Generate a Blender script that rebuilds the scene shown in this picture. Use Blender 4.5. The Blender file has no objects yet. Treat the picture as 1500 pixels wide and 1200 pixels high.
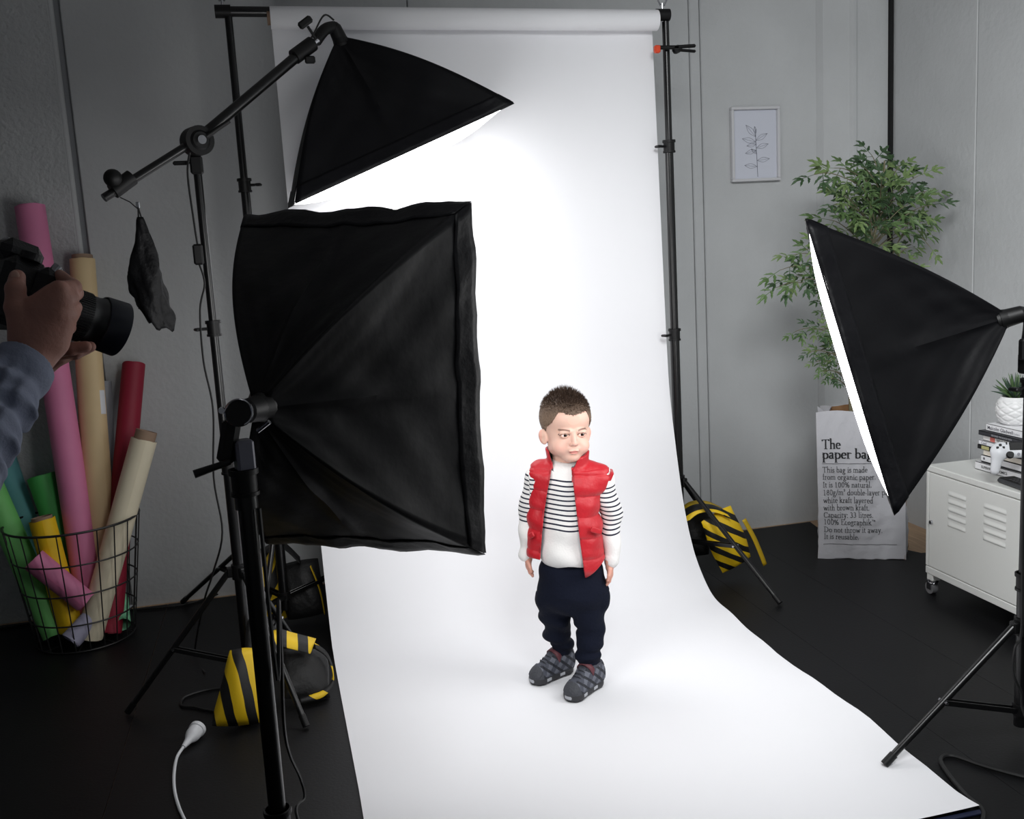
import bpy, math, random
import numpy as np
from mathutils import Vector, Matrix
R = math.radians
random.seed(7)
rng = np.random.RandomState(5)
S = bpy.context.scene
COL = S.collection

# ------------------------------------------------------------ camera, world, exposure
cam_d = bpy.data.cameras.new('scene_camera')
cam_d.sensor_width = 36.0
cam_d.lens = 1450.0 / 1500.0 * 36.0
cam_d.clip_start = 0.05
cam = bpy.data.objects.new('scene_camera', cam_d)
COL.objects.link(cam)
def camera_axes(pitch, roll, yaw):
    f = Vector((math.sin(yaw) * math.cos(pitch), math.cos(yaw) * math.cos(pitch), -math.sin(pitch)))
    r = Vector((math.cos(yaw), -math.sin(yaw), 0))
    u = r.cross(f)
    return math.cos(roll) * r + math.sin(roll) * u, -math.sin(roll) * r + math.cos(roll) * u, f
ca, cb, cc = camera_axes(.16, -.0562, .2265)
cam.matrix_world = Matrix(((ca.x, cb.x, -cc.x, 0), (ca.y, cb.y, -cc.y, 0), (ca.z, cb.z, -cc.z, 1.30), (0, 0, 0, 1)))
S.camera = cam

SOFTBOX_STRENGTH = 6.3        # the three diffusers
world = bpy.data.worlds.new('world'); S.world = world; world.use_nodes = True
bg = world.node_tree.nodes['Background']
bg.inputs[0].default_value = (0.88, 0.94, 1.0, 1); bg.inputs[1].default_value = 0.075
S.view_settings.view_transform = 'Standard'; S.view_settings.look = 'None'
S.view_settings.gamma = 1.0; S.view_settings.use_curve_mapping = False
S.view_settings.exposure = 0.0

# added fill lamp, out of view, to brighten the right wall and cabinet
FILL_POS = Vector((.9, .5, 2.60)); FILL_AIM = Vector((2.75, 2.6, .85))
fill_d = bpy.data.lights.new('added_fill_light', 'AREA'); fill_d.shape = 'RECTANGLE'; fill_d.size = 1.3; fill_d.size_y = .9
fill_d.energy = 40; fill_d.spread = R(105); fill_d.color = (.97, .99, 1.0)
fill_o = bpy.data.objects.new('added_fill_light', fill_d); COL.objects.link(fill_o)
fill_o.location = FILL_POS; fill_o.rotation_euler = (FILL_AIM - FILL_POS).to_track_quat('-Z', 'Y').to_euler()

# ------------------------------------------------------------ materials
def srgb(r, g, b):
    def c(v):
        v /= 255.0
        return v / 12.92 if v <= 0.04045 else ((v + 0.055) / 1.055) ** 2.4
    return (c(r), c(g), c(b))

MATS = {}
def mat(name, col, rough=.6, metal=0.0, bump=0.0, bscale=60.0, var=0.0, vscale=8.0, spec=.5, coat=0.0, sheen=0.0, sss=0.0, vcol=False, stretch=None):
    if name in MATS: return MATS[name]
    m = bpy.data.materials.new(name); m.use_nodes = True
    nt = m.node_tree; N = nt.nodes; L = nt.links
    p = N['Principled BSDF']
    p.inputs['Base Color'].default_value = (*col, 1)
    p.inputs['Roughness'].default_value = rough
    p.inputs['Metallic'].default_value = metal
    p.inputs['Specular IOR Level'].default_value = spec
    p.inputs['Coat Weight'].default_value = coat
    p.inputs['Sheen Weight'].default_value = sheen
    if sss:
        p.inputs['Subsurface Weight'].default_value = sss
        p.inputs['Subsurface Radius'].default_value = (.02, .008, .004)
        p.inputs['Subsurface Scale'].default_value = .4
    tc = N.new('ShaderNodeTexCoord')
    vec = tc.outputs['Object']
    if stretch:
        mp = N.new('ShaderNodeMapping'); mp.inputs['Scale'].default_value = stretch
        L.new(vec, mp.inputs[0]); vec = mp.outputs[0]
    src = None
    if vcol:
        a = N.new('ShaderNodeVertexColor'); a.layer_name = 'Col'; src = a.outputs[0]
        L.new(src, p.inputs['Base Color'])
    if var:
        n = N.new('ShaderNodeTexNoise'); n.inputs['Scale'].default_value = vscale; n.inputs['Detail'].default_value = 5
        L.new(vec, n.inputs['Vector'])
        mr = N.new('ShaderNodeMapRange'); mr.inputs[1].default_value = .3; mr.inputs[2].default_value = .7
        mr.inputs[3].default_value = 1 - var; mr.inputs[4].default_value = 1 + var
        L.new(n.outputs[0], mr.inputs[0])
        mx = N.new('ShaderNodeMix'); mx.data_type = 'RGBA'; mx.blend_type = 'MULTIPLY'; mx.inputs[0].default_value = 1
        if src is not None: L.new(src, mx.inputs[6])
        else: mx.inputs[6].default_value = (*col, 1)
        L.new(mr.outputs[0], mx.inputs[7]); L.new(mx.outputs[2], p.inputs['Base Color'])
    if bump:
        n = N.new('ShaderNodeTexNoise'); n.inputs['Scale'].default_value = bscale; n.inputs['Detail'].default_value = 4
        L.new(vec, n.inputs['Vector'])
        b = N.new('ShaderNodeBump'); b.inputs['Strength'].default_value = bump; b.inputs['Distance'].default_value = .01
        L.new(n.outputs[0], b.inputs['Height']); L.new(b.outputs[0], p.inputs['Normal'])
    MATS[name] = m
    return m

def emit(name, col, strength):
    m = bpy.data.materials.new(name); m.use_nodes = True
    nt = m.node_tree; nt.nodes.clear()
    e = nt.nodes.new('ShaderNodeEmission'); e.inputs[0].default_value = (*col, 1); e.inputs[1].default_value = strength
    o = nt.nodes.new('ShaderNodeOutputMaterial'); nt.links.new(e.outputs[0], o.inputs[0])
    return m

# ------------------------------------------------------------ objects
def tag(o, label=None, cat=None, group=None, kind=None):
    if label: o['label'] = label
    if cat: o['category'] = cat
    if group: o['group'] = group
    if kind: o['kind'] = kind
    return o
def thing(name, loc, label, cat, group=None):
    o = bpy.data.objects.new(name, None); COL.objects.link(o)
    o.empty_display_size = .05
    o.location = loc
    return tag(o, label, cat, group)
def origin(o):
    v = Vector((0, 0, 0))
    while o is not None:
        v += o.location; o = o.parent
    return v

def raw_obj(name, verts, faces, m, parent=None, smooth=False, cols=None):
    me = bpy.data.meshes.new(name)
    off = origin(parent) if parent else Vector((0, 0, 0))
    v = np.asarray(verts, dtype=float).reshape(-1, 3) - np.array(off)
    if isinstance(faces, np.ndarray): faces = faces.tolist()
    me.from_pydata(v.tolist(), [], faces)
    if smooth: me.polygons.foreach_set('use_smooth', [True] * len(me.polygons))
    if cols is not None:
        ca_ = me.color_attributes.new('Col', 'FLOAT_COLOR', 'POINT')
        c4 = np.ones((len(v), 4)); c4[:, :3] = cols
        ca_.data.foreach_set('color', c4.ravel())
    if m: me.materials.append(m)
    me.update()
    o = bpy.data.objects.new(name, me); COL.objects.link(o)
    if parent: o.parent = parent
    return o

class MB:
    """collects primitives, then links them as one mesh object"""
    def __init__(self): self.v = []; self.f = []
    def add(self, v, f):
        n = len(self.v); self.v += [tuple(p) for p in v]; self.f += [tuple(i + n for i in q) for q in f]; return self
    def box(self, c, s, M=None, bev=0.0):
        c = Vector(c); hx, hy, hz = s[0] / 2, s[1] / 2, s[2] / 2
        if bev <= 0:
            pts = [Vector((x * hx, y * hy, z * hz)) for z in (-1, 1) for y in (-1, 1) for x in (-1, 1)]
            fs = [(0, 2, 3, 1), (4, 5, 7, 6), (0, 1, 5, 4), (2, 6, 7, 3), (0, 4, 6, 2), (1, 3, 7, 5)]
        else:
            b = min(bev, hx * .99, hy * .99, hz * .99)
            pts = []; idx = {}
            for sx in (-1, 1):
                for sy in (-1, 1):
                    for sz in (-1, 1):
                        for ax in range(3):
                            p = [sx * hx, sy * hy, sz * hz]
                            for k in range(3):
                                if k != ax: p[k] -= (sx, sy, sz)[k] * b
                            idx[(sx, sy, sz, ax)] = len(pts); pts.append(Vector(p))
            fs = []
            for ax in range(3):
                o1, o2 = [k for k in range(3) if k != ax]
                for s_ in (-1, 1):
                    q = []
                    for a, b_ in ((-1, -1), (1, -1), (1, 1), (-1, 1)):
                        t = [0, 0, 0]; t[ax] = s_; t[o1] = a; t[o2] = b_
                        q.append(idx[(*t, ax)])
                    flip = (s_ < 0) ^ (ax == 1)
                    fs.append(tuple(q[::-1] if flip else q))
            for ax in range(3):      # edges along ax
                o1, o2 = [k for k in range(3) if k != ax]
                for a in (-1, 1):
                    for b_ in (-1, 1):
                        q = []
                        for s_, fa in ((-1, o1), (1, o1), (1, o2), (-1, o2)):
                            t = [0, 0, 0]; t[ax] = s_; t[o1] = a; t[o2] = b_
                            q.append(idx[(*t, fa)])
                        fs.append(tuple(q))
            for sx in (-1, 1):
                for sy in (-1, 1):
                    for sz in (-1, 1):
                        fs.append(tuple(idx[(sx, sy, sz, k)] for k in range(3)))
        if M is None: M = Matrix.Identity(3)
        return self.add([c + M @ p for p in pts], fs)
    def cyl(self, a, b, r0, r1=None, n=16, caps=True):
        a = Vector(a); b = Vector(b); r1 = r0 if r1 is None else r1
        d = (b - a).normalized(); u = d.orthogonal().normalized(); w = d.cross(u)
        pts = []
        for c, r in ((a, r0), (b, r1)):
            for i in range(n):
                t = 2 * math.pi * i / n; pts.append(c + r * (math.cos(t) * u + math.sin(t) * w))
        fs = [(i, (i + 1) % n, n + (i + 1) % n, n + i) for i in range(n)]
        if caps: fs += [tuple(range(n - 1, -1, -1)), tuple(range(n, 2 * n))]
        return self.add(pts, fs)
    def pipe(self, a, b, r, t, n=20):
        """open tube with wall thickness t"""
        a = Vector(a); b = Vector(b)
        d = (b - a).normalized(); u = d.orthogonal().normalized(); w = d.cross(u)
        pts = []
        for c, q in ((a, r), (b, r), (b, r - t), (a, r - t)):
            for i in range(n):
                th = 2 * math.pi * i / n; pts.append(c + q * (math.cos(th) * u + math.sin(th) * w))
        fs = []
        for k in range(4):
            for i in range(n):
                j = (i + 1) % n; k2 = (k + 1) % 4
                fs.append((k * n + i, k * n + j, k2 * n + j, k2 * n + i))
        return self.add(pts, fs)
    def tube(self, pts, r, n=8, close=False, caps=True):
        P = [Vector(p) for p in pts]; m = len(P)
        rr = r if isinstance(r, (list, tuple)) else [r] * m
        out = []; prev = None
        for i in range(m):
            if close: d = P[(i + 1) % m] - P[i - 1]
            else: d = P[min(i + 1, m - 1)] - P[max(i - 1, 0)]
            d.normalize()
            if prev is None: u = d.orthogonal().normalized()
            else:
                u = prev - prev.dot(d) * d
                u = u.normalized() if u.length > 1e-6 else d.orthogonal().normalized()
            prev = u; w = d.cross(u)
            for k in range(n):
                t = 2 * math.pi * k / n; out.append(P[i] + rr[i] * (math.cos(t) * u + math.sin(t) * w))
        fs = []
        for i in range(m if close else m - 1):
            j = (i + 1) % m
            for k in range(n):
                l = (k + 1) % n; fs.append((i * n + k, i * n + l, j * n + l, j * n + k))
        if caps and not close: fs += [tuple(range(n - 1, -1, -1)), tuple(range((m - 1) * n, m * n))]
        return self.add(out, fs)
    def ball(self, c, r, n=12, M=None):
        c = Vector(c); r = r if isinstance(r, (tuple, list)) else (r, r, r)
        M = M or Matrix.Identity(3)
        pts = [c + M @ Vector((0, 0, r[2]))]
        for i in range(1, n):
            ph = math.pi * i / n
            for k in range(2 * n):
                t = math.pi * k / n
                pts.append(c + M @ Vector((r[0] * math.sin(ph) * math.cos(t), r[1] * math.sin(ph) * math.sin(t), r[2] * math.cos(ph))))
        pts.append(c + M @ Vector((0, 0, -r[2]))); e = len(pts) - 1; m = 2 * n
        fs = [(0, 1 + k, 1 + (k + 1) % m) for k in range(m)]
        for i in range(n - 2):
            for k in range(m):
                a = 1 + i * m + k; b = 1 + i * m + (k + 1) % m
                fs.append((a, a + m, b + m, b))
        fs += [(e, 1 + (n - 2) * m + (k + 1) % m, 1 + (n - 2) * m + k) for k in range(m)]
        return self.add(pts, fs)
    def lathe(self, prof, c=(0, 0, 0), n=32, M=None):
        c = Vector(c); M = M or Matrix.Identity(3); pts = []
        for (r, z) in prof:
            for k in range(n):
                t = 2 * math.pi * k / n; pts.append(c + M @ Vector((r * math.cos(t), r * math.sin(t), z)))
        fs = [(i * n + k, i * n + (k + 1) % n, (i + 1) * n + (k + 1) % n, (i + 1) * n + k) for i in range(len(prof) - 1) for k in range(n)]
        return self.add(pts, fs)
    def torus(self, c, R0, r, M=None, n=28, k=8):
        M = M or Matrix.Identity(3); c = Vector(c)
        return self.tube([c + M @ Vector((R0 * math.cos(2 * math.pi * i / n), R0 * math.sin(2 * math.pi * i / n), 0)) for i in range(n)], r, k, close=True)
    def grid(self, P):
        """P: (a,b,3) array"""
        a, b = P.shape[:2]
        fs = [(i * b + j, i * b + j + 1, (i + 1) * b + j + 1, (i + 1) * b + j) for i in range(a - 1) for j in range(b - 1)]
        return self.add(P.reshape(-1, 3).tolist(), fs)
    def build(self, name, m, parent=None, smooth=False):
        o = raw_obj(name, self.v, self.f, m, parent, False)
        if smooth:
            me = o.data
            me.polygons.foreach_set('use_smooth', [True] * len(me.polygons))
            me.set_sharp_from_angle(angle=R(40))
        return o

def spline(pts, k=8):
    P = [Vector(p) for p in pts]; out = []
    for i in range(len(P) - 1):
        p0 = P[max(i - 1, 0)]; p1 = P[i]; p2 = P[i + 1]; p3 = P[min(i + 2, len(P) - 1)]
        for j in range(k):
            t = j / k
            out.append(.5 * ((2 * p1) + (p2 - p0) * t + (2 * p0 - 5 * p1 + 4 * p2 - p3) * t * t + (3 * p1 - p0 - 3 * p2 + p3) * t ** 3))
    out.append(P[-1]); return out

def frame(z, up=(0, 0, 1)):
    """3x3 matrix whose z axis is the given direction"""
    z = Vector(z).normalized(); u = Vector(up)
    x = u.cross(z)
    if x.length < 1e-4: x = Vector((1, 0, 0))
    x.normalize(); y = z.cross(x)
    return Matrix((x, y, z)).transposed()

def solidify(o, t, off=0):
    md = o.modifiers.new('thickness', 'SOLIDIFY'); md.thickness = t; md.offset = off
    return o

# ------------------------------------------------------------ solid modelling by distance fields (bodies, clothes, shoes)
class Field:
    def __init__(s, lo, hi, h):
        s.lo = np.array(lo, float); s.h = h
        s.n = np.ceil((np.array(hi) - s.lo) / h).astype(int) + 1
        s.F = np.full(s.n, 0.5, dtype=np.float32)
    def sub(s, lo, hi):
        a = np.clip(np.floor((np.array(lo) - s.lo) / s.h).astype(int), 0, s.n); b = np.clip(np.ceil((np.array(hi) - s.lo) / s.h).astype(int) + 1, 0, s.n)
        sl = tuple(slice(int(i), int(j)) for i, j in zip(a, b))
        ax = [(s.lo[k] + s.h * np.arange(int(a[k]), int(b[k]))).astype(np.float32) for k in range(3)]
        return sl, ax[0][:, None, None], ax[1][None, :, None], ax[2][None, None, :]
    def op(s, prim, k=.004, mode='add', m=0.0):
        fn, lo, hi = prim; mg = k + 4 * s.h + m
        sl, X, Y, Z = s.sub(np.array(lo) - mg, np.array(hi) + mg)
        if 0 in s.F[sl].shape: return s
        v = fn(X, Y, Z); F = s.F[sl]
        if mode == 'cut': F, v = -F, v
        hh = np.clip(.5 + .5 * (F - v) / k, 0, 1)
        r = F + (v - F) * hh - k * hh * (1 - hh)
        s.F[sl] = r if mode == 'add' else -r
        return s
    def full(s, fn):
        sl, X, Y, Z = s.sub(s.lo, s.lo + s.h * (s.n - 1)); return fn(X, Y, Z)
    def mesh(s):
        F = s.F; n = F.shape; ins = F < 0
        cnt = np.zeros(tuple(k - 1 for k in n), np.int8)
        for dx in (0, 1):
            for dy in (0, 1):
                for dz in (0, 1):
                    cnt += ins[dx:n[0] - 1 + dx, dy:n[1] - 1 + dy, dz:n[2] - 1 + dz]
        act = np.argwhere((cnt > 0) & (cnt < 8)); idx = -np.ones(cnt.shape, np.int64)
        i, j, k = act.T; idx[i, j, k] = np.arange(len(act))
        acc = np.zeros((len(act), 3)); w = np.zeros(len(act))
        cs = [(0, 0, 0), (1, 0, 0), (0, 1, 0), (1, 1, 0), (0, 0, 1), (1, 0, 1), (0, 1, 1), (1, 1, 1)]
        V = [F[i + c[0], j + c[1], k + c[2]].astype(float) for c in cs]
        for a in range(8):
            for b in range(a + 1, 8):
                d = [cs[b][q] - cs[a][q] for q in range(3)]
                if sum(abs(q) for q in d) != 1: continue
                m = (V[a] < 0) != (V[b] < 0)
                t = np.where(m, V[a] / np.where(m, V[a] - V[b], 1), 0)
                p = np.array(cs[a])[None] + t[:, None] * np.array(d)[None]
                acc += p * m[:, None]; w += m
        verts = s.lo + s.h * (act + acc / w[:, None])
        faces = []
        for ax in range(3):
            sl0 = [slice(1, n[q] - 1) for q in range(3)]; sl1 = list(sl0)
            sl0[ax] = slice(0, n[ax] - 1); sl1[ax] = slice(1, n[ax])
            A = ins[tuple(sl0)]; B = ins[tuple(sl1)]
            for flip in (0, 1):
                e = np.argwhere((A & ~B) if not flip else (~A & B))
                off = [1, 1, 1]; off[ax] = 0; e = e + np.array(off)
                o1, o2 = [(1, 2), (2, 0), (0, 1)][ax]
                q = []
                for da, db in ((-1, -1), (0, -1), (0, 0), (-1, 0)):
                    c = e.copy(); c[:, o1] += da; c[:, o2] += db
                    q.append(idx[c[:, 0], c[:, 1], c[:, 2]])
                q = np.stack(q, 1)
                if flip: q = q[:, ::-1]
                faces.append(q)
        return verts, np.concatenate(faces)

def rotz(a):
    c, s_ = math.cos(a), math.sin(a); return np.array([[c, -s_, 0], [s_, c, 0], [0, 0, 1.]])
def rotx(a):
    c, s_ = math.cos(a), math.sin(a); return np.array([[1., 0, 0], [0, c, -s_], [0, s_, c]])
def roty(a):
    c, s_ = math.cos(a), math.sin(a); return np.array([[c, 0, s_], [0, 1., 0], [-s_, 0, c]])
def ell(c, r, M=None):
    c = np.array(c, float); r = np.array(r, float)
    def fn(X, Y, Z):
        x, y, z = X - c[0], Y - c[1], Z - c[2]
        if M is not None:
            x, y, z = (M[0][0] * x + M[1][0] * y + M[2][0] * z, M[0][1] * x + M[1][1] * y + M[2][1] * z, M[0][2] * x + M[1][2] * y + M[2][2] * z)
        k0 = np.sqrt((x / r[0]) ** 2 + (y / r[1]) ** 2 + (z / r[2]) ** 2)
        k1 = np.sqrt((x / r[0] ** 2) ** 2 + (y / r[1] ** 2) ** 2 + (z / r[2] ** 2) ** 2)
        return k0 * (k0 - 1) / np.maximum(k1, 1e-6)
    e = r if M is None else np.full(3, r.max())
    return fn, c - e, c + e
def cap(a, b, ra, rb=None):
    a = np.array(a, float); b = np.array(b, float); rb = ra if rb is None else rb
    d = b - a; L2 = float(d @ d) + 1e-12
    def fn(X, Y, Z):
        x, y, z = X - a[0], Y - a[1], Z - a[2]
        t = np.clip((x * d[0] + y * d[1] + z * d[2]) / L2, 0, 1)
        return np.sqrt((x - t * d[0]) ** 2 + (y - t * d[1]) ** 2 + (z - t * d[2]) ** 2) - (ra + (rb - ra) * t)
    m = max(ra, rb)
    return fn, np.minimum(a, b) - m, np.maximum(a, b) + m
def rbox(c, s_, r, M=None):
    c = np.array(c, float); s_ = np.array(s_, float) / 2 - r
    def fn(X, Y, Z):
        x, y, z = X - c[0], Y - c[1], Z - c[2]
        if M is not None:
            x, y, z = (M[0][0] * x + M[1][0] * y + M[2][0] * z, M[0][1] * x + M[1][1] * y + M[2][1] * z, M[0][2] * x + M[1][2] * y + M[2][2] * z)
        qx, qy, qz = np.abs(x) - s_[0], np.abs(y) - s_[1], np.abs(z) - s_[2]
        return np.sqrt(np.maximum(qx, 0) ** 2 + np.maximum(qy, 0) ** 2 + np.maximum(qz, 0) ** 2) + np.minimum(np.maximum(qx, np.maximum(qy, qz)), 0) - r
    e = s_ + r if M is None else np.full(3, np.linalg.norm(s_ + r))
    return fn, c - e, c + e
def join_meshes(parts):
    vs = []; fs = []; cs = []; n = 0
    for v, f, c in parts:
        vs.append(v); fs.append(f + n); n += len(v)
        cs.append(np.broadcast_to(np.array(c, float), (len(v), 3)) if np.ndim(c) == 1 else c)
    return np.concatenate(vs), np.concatenate(fs), np.concatenate(cs)

# ------------------------------------------------------------ palette
m_wall = mat('wall_paint', srgb(191, 193, 194), .8, bump=.22, bscale=45, var=.05, vscale=3)
m_wall_rough = mat('wall_paint_rough', srgb(186, 188, 189), .8, bump=.7, bscale=55, var=.06, vscale=4)
m_gap = mat('joint_filler', srgb(150, 152, 155), .9)
m_corner_gap = mat('black_corner_gap', srgb(14, 14, 16), .8)  # black colour for the dark gap in the corner
m_ceiling = mat('ceiling_paint', srgb(190, 190, 190), .9)
m_wood_floor = mat('wood_floor', srgb(176, 146, 116), .5, var=.2, vscale=6, stretch=(12, 1, 1))
m_sheet = mat('black_floor_sheet', srgb(14, 14, 16), .5, var=.12, vscale=5, bump=.05, bscale=120, spec=.27)
m_paper = mat('white_background_paper', srgb(240, 240, 243), .65, var=.0, bump=.02, bscale=6, spec=.3)
m_black_metal = mat('black_painted_metal', srgb(12, 12, 13), .3, .0, spec=.5)
m_black_plastic = mat('black_plastic', srgb(11, 11, 12), .5, spec=.35)
m_chrome = mat('bright_steel', srgb(200, 200, 205), .22, 1.0)
m_nylon = mat('black_nylon', srgb(6, 6, 9), .5, bump=.2, bscale=14, spec=.2, sheen=.0)
m_nylon_hem = mat('black_nylon_hem', srgb(8, 8, 12), .5, bump=.3, bscale=30, spec=.2)
m_cable = mat('black_cable', srgb(16, 16, 17), .5)
m_white_plastic = mat('white_plastic', srgb(222, 224, 228), .4)
m_diff = emit('glowing_diffuser', (1.0, 1.0, 1.0), SOFTBOX_STRENGTH)

# ------------------------------------------------------------ room shell
def structure(name, mb, m, parent=None):
    o = mb.build(name, m, parent)
    if parent is None: o['kind'] = 'structure'
    return o
XL, XR, YF, YB, ZC = -3.0, 2.665, -1.5, 3.98, 2.75
floor = structure('floor', MB().box(((XL + XR) / 2, (YF + YB) / 2, -.054), (XR - XL, YB - YF, .1)), m_wood_floor)
ceiling = structure('ceiling', MB().box(((XL + XR) / 2, (YF + YB) / 2, ZC + .05), (XR - XL + .2, YB - YF + .2, .1)), m_ceiling)
wb = structure('wall_back', MB().box(((XL + XR) / 2, YB + .07, ZC / 2), (XR - XL + .3, .1, ZC)), m_gap)
for a, b, mm in ((XL, -.692, m_wall_rough), (-.655, .592, m_wall), (.5955, 1.754, m_wall), (1.7575, 1.802, m_wall), (1.8055, XR, m_wall)):
    MB().box(((a + b) / 2, YB + .011, ZC / 2), (b - a, .022, ZC + .03), bev=.004).build('wall_panel', mm, wb)
MB().cyl((-.689, YB + .012, 0), (-.689, YB + .012, ZC), .012).build('joint_bead', m_wall, wb)
wr = structure('wall_right', MB().box((XR + .07, (YF + YB) / 2, ZC / 2), (.1, YB - YF, ZC)), m_gap)
for a, b in ((YF, 1.0), (1.006, 3.387), (3.392, YB - .02)):
    MB().box((XR + .011, (a + b) / 2, ZC / 2), (.022, b - a, ZC + .03), bev=.003).build('wall_panel', m_wall, wr)
MB().box((2.656, 3.945, ZC / 2), (.011, .07, ZC)).build('corner_gap_strip', m_corner_gap, wr)  # black strip standing in for the dark gap between column and wall
wl = structure('wall_left', MB().box((XL - .05, (YF + YB) / 2, ZC / 2), (.1, YB - YF, ZC)), m_wall)
# boxed-in column in the corner, a shallow ridge on its face
prof = [(2.335, YB - .001), (2.350, 3.950), (2.466, 3.935), (2.476, 3.922), (2.492, 3.922), (2.502, 3.935), (2.648, 3.930), (2.648, YB - .001)]
mb = MB(); n = len(prof)
mb.add([(x, y, 0) for x, y in prof] + [(x, y, ZC) for x, y in prof], [(i, (i + 1) % n, n + (i + 1) % n, n + i) for i in range(n)] + [tuple(range(n))[::-1], tuple(range(n, 2 * n))])
col = mb.build('trim_1', m_wall); col['kind'] = 'structure'
# black vinyl sheets over the wooden floor
yb_, t_ = 3.952, .0038
for a, b in ((-3, -1.83), (-1.828, -.521), (-.519, .9), (.901, 1.56), (1.561, 1.89)):
    MB().box(((a + b) / 2, (YF + yb_) / 2, -t_ / 2), (b - a, yb_ - YF, t_)).build('floor_sheet', m_sheet, floor)
poly = [(1.891, YF), (2.66, YF), (2.66, 3.32), (2.44, 3.38), (2.245, 3.787), (2.275, 3.955), (1.891, yb_)]
mb = MB(); n = len(poly)
mb.add([(x, y, -t_) for x, y in poly] + [(x, y, 0) for x, y in poly], [(i, (i + 1) % n, n + (i + 1) % n, n + i) for i in range(n)] + [tuple(range(n))[::-1], tuple(range(n, 2 * n))])
mb.build('floor_sheet', m_sheet, floor)

# ------------------------------------------------------------ backdrop: stands, crossbar, paper
def collar(p, r, d=(0, 0, 1), h=.045):
    d = Vector(d).normalized(); p = Vector(p)
    mb = MB().cyl(p - d * h / 2, p + d * h / 2, r, n=16)
    mb.cyl(p + d * h * .30, p + d * h * .5, r * 1.18, n=16).cyl(p - d * h * .5, p - d * h * .36, r * 1.12, n=16)
    return mb
def knob(p, d, l=.028, r=.011):
    """thumb screw sticking out of p along d, with a flat winged grip"""
    p = Vector(p); d = Vector(d).normalized(); M = frame(d)
    mb = MB().cyl(p, p + d * l * .6, r * .4, n=8)
    mb.box(p + d * l, (r * 2.6, r * .8, l * .7), M, bev=.003)
    return mb
def stand(name, label, cat, base, zhub, zlow, ztop, feet, sections, collars, r=.0125, group=None, brace_t=.55):
    """sections: [(z0,z1,r)] of the pole, collars: [(z, knob_dir)]"""
    x, y = base
    t = thing(name, (x, y, 0), label, cat, group)
    for z0, z1, rr in sections:
        MB().cyl((x, y, z0), (x, y, z1), rr, n=20).build('pole_section', m_black_metal, t, True)
    for z, kd in collars:
        c = collar((x, y, z), r * 1.5).build('collar', m_black_plastic, t, True)
        if kd: knob(Vector((x, y, z)) + Vector((kd[0], kd[1], 0)).normalized() * r * 1.3, (kd[0], kd[1], 0)).build('knob', m_black_plastic, c, True)
    h = MB().cyl((x, y, zhub - .022), (x, y, zhub + .022), r * 1.7, n=20)
    for fx, fy in feet:
        d = Vector((fx - x, fy - y, 0)).normalized()
        h.box(Vector((x, y, zhub)) + d * r * 2.0, (.018, .022, .03), frame((0, 0, 1)) if False else Matrix.Rotation(math.atan2(d.y, d.x), 3, 'Z'), bev=.003)
    h.build('hub', m_black_plastic, t, True)
    MB().cyl((x, y, zlow - .015), (x, y, zlow + .015), r * 1.6, n=20).build('lower_hub', m_black_plastic, t, True)
    for fx, fy in feet:
        d = Vector((fx - x, fy - y, 0)).normalized()
        a = Vector((x, y, zhub)) + d * r * 2.4; b = Vector((fx, fy, .012))
        lg = MB().cyl(a, b, .0095, .0085, n=12).build('leg', m_black_metal, t, True)
        e = (b - a).normalized()
        MB().cyl(b - e * .03, b + e * .004, .0104, n=12).build('rubber_foot', m_black_plastic, lg, True)
        mid = a.lerp(b, brace_t); lo = Vector((x, y, zlow)) + d * r * 1.5
        side = e.cross(Vector((0, 0, 1))).normalized() * .009
        bm_ = MB()
        for s_ in (-1, 1):
            bm_.box((mid + lo) / 2 + side * s_, (.003, .014, (mid - lo).length), frame(mid - lo, e), bev=.001)
        br = bm_.build('brace', m_black_metal, t)
        MB().cyl(mid - side * 1.6, mid + side * 1.6, .004, n=8).build('rivet', m_chrome, br, True)
    return t
YP = 3.485
stand('backdrop_stand', 'black backdrop stand on the left, mostly hidden behind the softboxes, holding the crossbar end', 'backdrop stand',
      (-.066, YP), .40, .13, 2.07, [(-.46, 3.925), (-.17, 3.03), (.45, 3.70)],
      [(.08, 1.0, .0175), (1.0, 1.56, .015), (1.56, 2.105, .0125)], [(.98, (1, -.3)), (1.56, (1, -.2))], r=.0135)
stand('backdrop_stand', 'black backdrop stand at the right edge of the white paper, orange clamp near its top', 'backdrop stand',
      (1.447, YP), .384, .15, 2.07, [(1.641, 3.065), (1.80, 3.90), (.98, 3.66)],
      [(.08, .93, .0175), (.93, 1.63, .015), (1.63, 2.075, .0125)], [(.95, (-1, -.3)), (1.64, (-1, -.2))], r=.0135)
t = thing('crossbar', (.7, YP, 2.10), 'black horizontal crossbar carrying the white paper roll between the two backdrop stands', 'crossbar')
MB().cyl((-.095, YP, 2.112), (1.44, YP, 2.098), .0165, n=20).build('bar', m_black_metal, t, True)
for x, z in ((-.082, 2.112), (1.437, 2.098)):
    MB().cyl((x - .025, YP, z), (x + .025, YP, z), .021, n=16).build('end_fitting', m_black_plastic, t, True)
    w = MB().cyl((x, YP, z), (x, YP, z + .04), .004, n=8)
    w.box((x - .012, YP, z + .042), (.006, .004, .024), Matrix.Rotation(-.5, 3, 'Y'), bev=.001).box((x + .012, YP, z + .042), (.006, .004, .024), Matrix.Rotation(.5, 3, 'Y'), bev=.001)
    w.build('wing_nut', m_chrome, t)

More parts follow.
